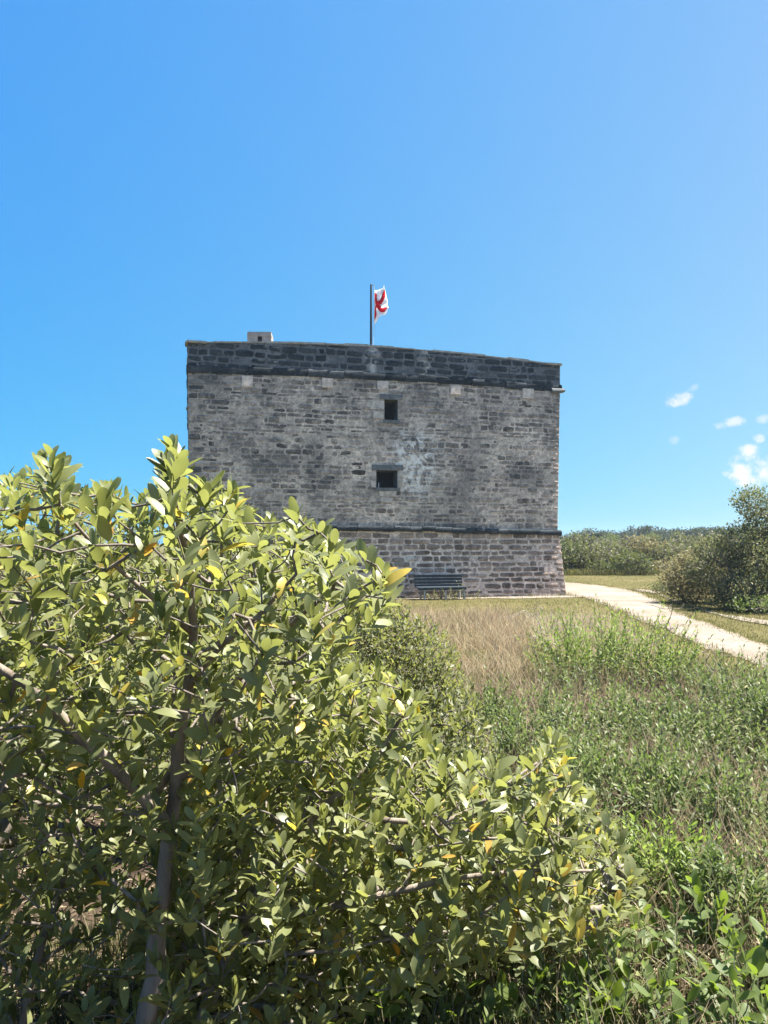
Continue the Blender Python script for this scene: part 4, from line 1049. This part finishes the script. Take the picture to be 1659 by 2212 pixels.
o = blade_strips(S, 0.003).build('stems', M['twig'], hc); o['kind'] = 'stuff'

def blades(name, X, Y, rs, h, w, mat, lean=0.35, tint=(0, 1), label='', cat='grass', zoff=0.0):
    n = len(X); Z = gz(X, Y) + zoff
    A = np.stack([rs.normal(0, lean, n), rs.normal(0, lean, n), np.ones(n)], 1); N = rs.normal(0, 1, (n, 3))
    L = rs.uniform(*h, n); t = np.clip(rs.normal((tint[0] + tint[1]) / 2, (tint[1] - tint[0]) / 3, n), 0, 1)
    me = leaf_mesh(name, np.stack([X, Y, Z], 1), A, N, L, w * rs.uniform(.7, 1.3, n), t, 'blade', bend=np.abs(rs.normal(0.15, 0.2, n)))
    return tag(link_mesh(name, me, M[mat]), label, cat, kind='stuff')
# brown dry grass in front of the fort
X = rs.uniform(-1.5, 5.2, 60000); Y = rs.uniform(8.5, 21.5, 60000); xs = CX + FPX * X / Y; ys = HY + FPX * CAM_H / Y
polyD = [(780, 1330), (900, 1300), (960, 1296), (1060, 1302), (1110, 1325), (1125, 1370), (1130, 1430), (1120, 1480), (1040, 1500), (950, 1510), (900, 1500), (780, 1480)]
ok = inpoly(xs + rs.normal(0, 22, len(xs)), ys + rs.normal(0, 9, len(xs)), polyD) & (rs.random(len(xs)) < 0.45 + 0.5 * np.sin(X * 2.1 + Y) * np.sin(Y * 1.1 - X * .7)); X, Y = X[ok], Y[ok]
blades('dry_grass', X, Y, rs, (0.15, 0.5), 0.009, 'dry', 0.45, (0.1, 0.9), 'reddish brown dry grass standing between the olive mangrove and the oxeye')
# pale, thin dry grass along the lawn edge
X = rs.uniform(1.5, 6.5, 9000); Y = rs.uniform(11.5, 20, 9000); xs = CX + FPX * X / Y; ys = HY + FPX * CAM_H / Y
ok = inpoly(xs, ys, [(1080, 1305), (1180, 1305), (1260, 1325), (1330, 1360), (1420, 1400), (1420, 1440), (1200, 1440), (1140, 1360)]); X, Y = X[ok], Y[ok]
blades('straw_grass', X, Y, rs, (0.2, 0.55), 0.008, 'dry', 0.4, (0.6, 1.0), 'pale thin straw grass along the lawn edge behind the oxeye')
# dry stalks in the marsh
X, Y = sample_marsh(21000, rs, 2.9, 11.8, -0.12, 1.1)
blades('marsh_stalks', X, Y, rs, (0.10, 0.36), 0.0045, 'stalk', 0.35, (0.1, 1.0), 'thin green and straw coloured stalks crowding the marsh floor')
X, Y = sample_marsh(17000, rs, 2.9, 11.8, -0.12, 1.1); ok = ~((Y < 4.3) & (X < 0.75)) & ((Y > 4.8) | (rs.random(len(X)) < 0.35)); X, Y = X[ok], Y[ok]
blades('dead_stalks', X, Y, rs, (0.15, 0.6), 0.0045, 'dry', 0.55, (0.2, 1.0), 'bent dry straw stalks among the green herbs')
# upright breathing roots under the low mangrove
X = rs.uniform(-2.2, 1.2, 7000); Y = rs.uniform(2.9, 4.4, 7000)
blades('breathing_roots', X, Y, rs, (0.10, 0.30), 0.005, 'stalk', 0.10, (0.0, 0.7), 'thin upright mangrove breathing roots on the shaded mud', 'roots')
# litter lying on the mud
n = 9000; X, Y = sample_marsh(n, rs, 2.8, 8, -0.6, 1.3)
A = np.stack([rs.normal(0, 1, n), rs.normal(0, 1, n), rs.normal(0, .12, n)], 1); N = np.stack([rs.normal(0, .3, n), rs.normal(0, .3, n), np.ones(n)], 1)
tag(link_mesh('leaf_litter', leaf_mesh('leaf_litter', np.stack([X, Y, gz(X, Y) + rs.uniform(.004, .03, n)], 1), A, N, rs.uniform(.04, .14, n), rs.uniform(.004, .02, n), np.clip(rs.normal(.6, .3, n), 0, 1), 'quad'), M['dry']),
    'straw and fallen leaves lying on the marsh mud', 'litter', kind='stuff')
# short turf, thick near the path edges
n = 42000; Y = 11.8 + 36 * rs.uniform(0, 1, n) ** 1.5; X = rs.uniform(-0.02, 0.62, n) * Y; xs = CX + FPX * X / Y; ys = HY + FPX * CAM_H / Y
ppoly = [tuple((CX + FPX * p[0] / p[1], HY + FPX * CAM_H / p[1])) for p in path_up] + [tuple((CX + FPX * p[0] / p[1], HY + FPX * CAM_H / p[1])) for p in path_lo[::-1]]
fs = (X - FL[0]) * fd[0] + (Y - FL[1]) * fd[1]; fdep = (X - FL[0]) * -fn[0] + (Y - FL[1]) * -fn[1]
ok = ~inpoly(xs + rs.normal(0, 3, n), ys + rs.normal(0, 1.5, n), ppoly) & ~((fs > -.5) & (fs < FW + .5) & (fdep > -.5) & (fdep < DEPTH + .5))
blades('short_grass', X[ok], Y[ok], rs, (0.03, 0.10), 0.012, 'lawn', 0.6, (0.1, 1.0), 'short yellow-green turf round the fort and along the path')

_e = np.concatenate([resample(path_up[:-1], 2600), resample(path_lo[:-1], 2600), resample(trk_up[:-1], 1300), resample(trk_lo[:-1], 1300)]); _e = _e[rs.random(len(_e)) < 0.35 + 0.65 * (np.sin(_e[:, 0] * 3 + _e[:, 1] * 5) > 0)]
_j = rs.normal(0, 0.13, (len(_e), 2)); X, Y = _e[:, 0] + _j[:, 0], _e[:, 1] + _j[:, 1] * 1.8
blades('path_tufts', X, Y, rs, (0.04, 0.15), 0.011, 'lawn', 0.5, (0.0, 1.0), 'small tufts of grass creeping over the edges of the sandy path')
_s = rs.uniform(-.3, FW + .5, 1500); _d = np.abs(rs.normal(0.14, 0.22, 1500)) + 0.13; _q = FL[None] + fd[None] * _s[:, None] + fn[None] * _d[:, None]; _k = rs.random(1500) < 0.25 + 0.75 * (np.sin(_s * 2.3) * np.sin(_s * 0.9 + 1) > 0.1)
blades('wall_foot_grass', _q[_k, 0], _q[_k, 1], rs, (0.04, 0.2), 0.012, 'lawn', 0.4, (0.0, 0.9), 'thin tufts of grass along the foot of the fort wall')
# bare bleached twigs
def bare_shrub(label, x, yb, yt, wpx, seed, mat='dead', n=34):
    p = gp(x, yb, -0.02); p[2] = float(gz(p[0], p[1])); h = (yb - yt) * p[1] / FPX; w = wpx * 0.5 * p[1] / FPX; r2 = np.random.default_rng(seed)
    tips = np.stack([r2.normal(0, w * .55, n), r2.normal(0, w * .4, n), h * r2.uniform(.45, 1.0, n)], 1)
    trs = [([(0, 0, 0), (r2.normal(0, w * .2), 0, h * .25), (r2.normal(0, w * .4), 0, h * .5)], 0.011, 0.004) for _ in range(3)]
    root = tag(empty('bare_shrub', p), label, 'shrub', 'bare twiggy shrubs')
    paths, A, rad, dirs, ntr, par = grow(trs, tips, r2, 0.07, 0.1, 0.0034, 0.34)
    trunk_mb(trs, r2, k=6).build('trunk', M[mat], root, True); branch_mb(paths, A, rad, 4).build('branches', M[mat], root, True)
bare_shrub('bleached leafless shrub left of the pale green oxeye, tallest of the bare ones', 1165, 1440, 1305, 130, 81, n=60)
bare_shrub('dark leafless twigs standing against the sandy path', 1455, 1480, 1300, 95, 82, 'twig', 30)
bare_shrub('low bleached twigs at the right path edge, beside the dark tipped oxeye', 1540, 1510, 1395, 80, 83, n=24)
bare_shrub('thin pale twigs at the lawn edge between brown grass and oxeye', 1250, 1420, 1325, 70, 84, n=26)

# ------------------------------------------------------------------ tree and shrubs right of the path
def lobed(name, label, cat, base, lob, n, leaf, seed, dm, L, nl, spread, trunk_r, group=None, bark='bark', kind='quad', wr=0.5, trunks=None, shell=0.3, r_tip=0.004):
    r2 = np.random.default_rng(seed); base = np.array(base, float)
    tips = lobes_sample(lob, n, r2, shell); tips = tips[tips[:, 2] > base[2] + 0.12]; tips = thin(tips, dm)
    if trunks is None:
        trunks = []
        for k in range(3):
            l = lob[r2.integers(len(lob))]; e = np.array(l[:3]); trunks.append(([base + [0, 0, -.05], base * .55 + e * .45 + r2.normal(0, .1, 3), e], trunk_r, trunk_r * .3))
    return plant(name, label, cat, base, trunks, tips, leaf, bark, group, seed, 0.25, 0.05, r_tip, 'scatter', kind, dict(n=nl, spread=spread, L=L, wr=wr), k=4, tk=7)

tb = gp(1615, 1318); Yt = tb[1]
Q = lambda x, y, dY, rx, ry, rz: (*px(x, y, Yt + dY), rx, ry, rz)
lob = [Q(1535, 1190, 1.6, .6, .6, .45), Q(1520, 1235, 1.2, .6, .6, .5), Q(1625, 1085, 0.2, .55, .6, .42), Q(1660, 1130, 0.5, .9, .8, .6), Q(1590, 1170, 0, .62, .7, .5), Q(1640, 1215, 0, 1.0, 1.0, .8), Q(1560, 1200, .3, .42, .6, .45), Q(1700, 1180, .6, 1.2, 1.1, 1.0), Q(1610, 1270, -.2, 1.0, 1.0, .55), Q(1720, 1275, .2, 1.2, 1.1, .7)]
lobed('buttonwood_tree', 'dark bushy tree at the right edge beyond the path, tallest on that side', 'tree', tb, lob, 8000, 'buttonwood', 91, 0.15, (0.07, 0.12), (9, 15), 0.085, 0.09)
sb_ = gp(1500, 1302); Ys = sb_[1]
Q = lambda x, y, dY, rx, ry, rz: (*px(x, y, Ys + dY), rx, ry, rz)
lob = [Q(1505, 1215, 0, .75, .8, .40), Q(1470, 1250, -.1, .70, .7, .42), Q(1530, 1255, 0, .75, .8, .5), Q(1500, 1285, -.2, .9, .8, .28), Q(1545, 1175, .6, .5, .6, .3)]
lobed('tan_shrub', 'tan brown leafy shrub leaning on the left side of the dark tree', 'shrub', sb_, lob, 4200, 'tan_leaf', 92, 0.14, (0.07, 0.12), (9, 15), 0.09, 0.04, bark='twig')
for q, (x, y, rx, rz, lab) in enumerate(((1428, 1283, .42, .26, 'small dark green bush at the left tip of the tan shrub'), (1565, 1318, .55, .22, 'low green growth under the dark tree, left of its trunk'), (1630, 1326, .7, .28, 'low green growth under the dark tree, at the right edge'))):
    b = gp(x, y); lobed('low_bush', lab, 'bush', b, [(b[0], b[1], rz * .9, rx, .5, rz), (b[0] + rx * .5, b[1], rz * .6, rx * .6, .45, rz * .7)], 420, 'scrub_green' if q == 0 else 'oxeye', 93 + q, 0.12, (0.06, 0.10), (8, 13), 0.07, 0.015, group='low bushes beside the path')

# ------------------------------------------------------------------ scrub belt beyond the field
BELT = [(1222, 50, 2.7, 1.3, 'scrub_green', 'greenish scrub bush touching the right edge of the fort wall'),
        (1252, 52, 2.9, 1.4, 'grey_leaf', 'grey twiggy scrub bush, second from the fort wall'),
        (1285, 50, 3.1, 1.5, 'grey_leaf', 'rounded grey scrub bush with a thin dark stem, third from the fort wall'),
        (1318, 53, 3.0, 1.4, 'grey_leaf', 'grey-brown scrub bush, fourth from the fort wall'),
        (1348, 55, 3.2, 1.5, 'scrub_green', 'greenish scrub bush behind the dark rounded one, fifth from the fort wall'),
        (1384, 54, 2.9, 1.5, 'tan_leaf', 'tan scrub bush right of the dark rounded one'),
        (1418, 53, 3.0, 1.5, 'tan_leaf', 'tan scrub bush, second left of the tan shrub by the path'),
        (1448, 52, 2.8, 1.4, 'grey_leaf', 'grey-tan scrub bush directly left of the tan shrub by the path'),
        (1480, 54, 3.0, 1.5, 'grey_leaf', 'grey scrub bush behind the tan shrub by the path'),
        (1516, 56, 3.2, 1.6, 'scrub_green', 'green-grey scrub bush between the tan shrub and the dark tree'),
        (1560, 55, 3.0, 1.6, 'grey_leaf', 'grey scrub bush behind the dark tree'),
        (1362, 48.6, 1.55, 1.25, 'scrub_green', 'dark green rounded low bush standing in front of the scrub belt'),
        (1296, 48.8, 1.2, .8, 'scrub_green', 'small dark bush at the foot of the rounded grey scrub bush'),
        (1182, 52, 2.7, 1.4, 'scrub_green', 'scrub bush just behind the right corner of the fort'),
        (1440, 48.8, 1.0, .9, 'tan_leaf', 'low tan bush at the far field edge near the tan shrub')]
for q, (x, Y, h, rx, leaf, lab) in enumerate(BELT):
    b = np.array([(x - CX) / FPX * Y, Y, 0]); r2 = np.random.default_rng(500 + q)
    h = h * r2.uniform(0.56, 0.90)
    lob = [(b[0], Y, h * .5, rx, 1.2, h * .5), (b[0] - rx * .5, Y + .3, h * .6, rx * .55, .8, h * .36), (b[0] + rx * .45, Y - .2, h * .55, rx * .6, .8, h * .42), (b[0] + r2.normal(0, .3), Y, h * .8, rx * .5, .7, h * .22)]
    lobed('scrub_bush', lab, 'bush', b, lob, 1100, leaf, 500 + q, 0.24, (0.12, 0.24), (7, 12), 0.16, 0.05, group='scrub belt beyond the field', bark='twig', r_tip=0.008)
# pale reeds at the foot of the belt
n = 6000; X = rs.uniform(10, 24, n); Y = rs.uniform(47.5, 49.2, n)
blades('reed_fringe', X, Y, rs, (0.12, 0.5), 0.03, 'lawn', 0.25, (0.0, 0.8), 'green reeds fringing the far edge of the field')

# ------------------------------------------------------------------ far tree line
def far_tree(seed, leaf):
    r2 = np.random.default_rng(seed); h = 6.0
    lob = [(0, 0, h * .62, 2.3, 2.2, h * .32), (0, 0, h * .28, 2.6, 2.0, h * .24)] + [(r2.normal(0, 1.5), r2.normal(0, 1.2), h * r2.uniform(.5, .85), r2.uniform(1.0, 1.7), 1.4, r2.uniform(.7, 1.1)) for _ in range(6)]
    return lobed('far_tree', 'far tree', 'tree', (0, 0, 0), lob, 900, leaf, seed, 0.5, (0.35, 0.7), (7, 12), 0.35, 0.22, group='far tree line', r_tip=0.02, trunks=[([(0, 0, -.1), (.1, 0, h * .3), (.2, .1, h * .6)], .22, .08), ([(.1, 0, h * .3), (1.0, .3, h * .5), (1.6, .5, h * .65)], .12, .05), ([(.1, 0, h * .3), (-1.0, -.2, h * .5), (-1.6, .2, h * .66)], .12, .05)])
protos = [far_tree(601, 'far_leaf'), far_tree(602, 'far_leaf'), far_tree(603, 'far_leaf'), far_tree(604, 'far_yellow')]
FT = [(1216, 205, 1153, 0), (1244, 195, 1145, 1), (1272, 200, 1137, 2), (1300, 190, 1143, 0), (1322, 178, 1149, 3), (1346, 205, 1141, 1), (1368, 200, 1147, 2), (1392, 210, 1133, 0), (1408, 178, 1147, 3), (1428, 205, 1136, 1),
      (1450, 195, 1146, 2), (1472, 200, 1139, 0), (1496, 190, 1134, 1), (1518, 200, 1136, 2), (1545, 205, 1135, 0), (1578, 200, 1134, 1), (1612, 205, 1136, 2), (1648, 200, 1135, 0), (1190, 200, 1146, 2)]
ordn = ['first', 'second', 'third', 'fourth', 'fifth', 'sixth', 'seventh', 'eighth', 'ninth', 'tenth', 'eleventh', 'twelfth', 'thirteenth', 'fourteenth', 'fifteenth', 'sixteenth', 'seventeenth', 'eighteenth']
used = set()
for q, (x, Y, yt, k) in enumerate(FT):
    top = CAM_H + (HY - yt - 4) * Y / FPX; sc = top / 6.1
    lab = ('yellow-green tree in spring leaf, ' if k == 3 else 'dark green tree, ') + (ordn[q] + ' from the fort in the far tree line' if q < 18 else 'just behind the right fort corner in the far line')
    loc = ((x - CX) / FPX * Y, Y, -0.02); rz = rs.uniform(0, 6.28); s3 = (sc * rs.uniform(1.0, 1.35), sc * 1.1, sc)
    if k not in used:
        used.add(k); o = protos[k]; o['label'] = lab; o.location = loc; o.rotation_euler = (0, 0, rz); o.scale = s3
    else: copy_tree(protos[k], lab, loc, rz, s3)

# ------------------------------------------------------------------ thin sea haze over the whole place
hz_ = MB(); hz_.box((0, 320, 6.5), (1220, 790, 17)); m_, nt_, out_ = mat_new('thin_haze')
pv = nt_.nodes.new('ShaderNodeVolumePrincipled'); pv.inputs['Color'].default_value = (0.72, 0.86, 1.0, 1); pv.inputs['Density'].default_value = 0.0003; pv.inputs['Anisotropy'].default_value = 0.2
nt_.links.new(pv.outputs[0], out_.inputs['Volume'])
hzo = hz_.build('haze', m_); tag(hzo, 'thin pale blue air between the viewer and the far tree line', 'haze', kind='stuff')
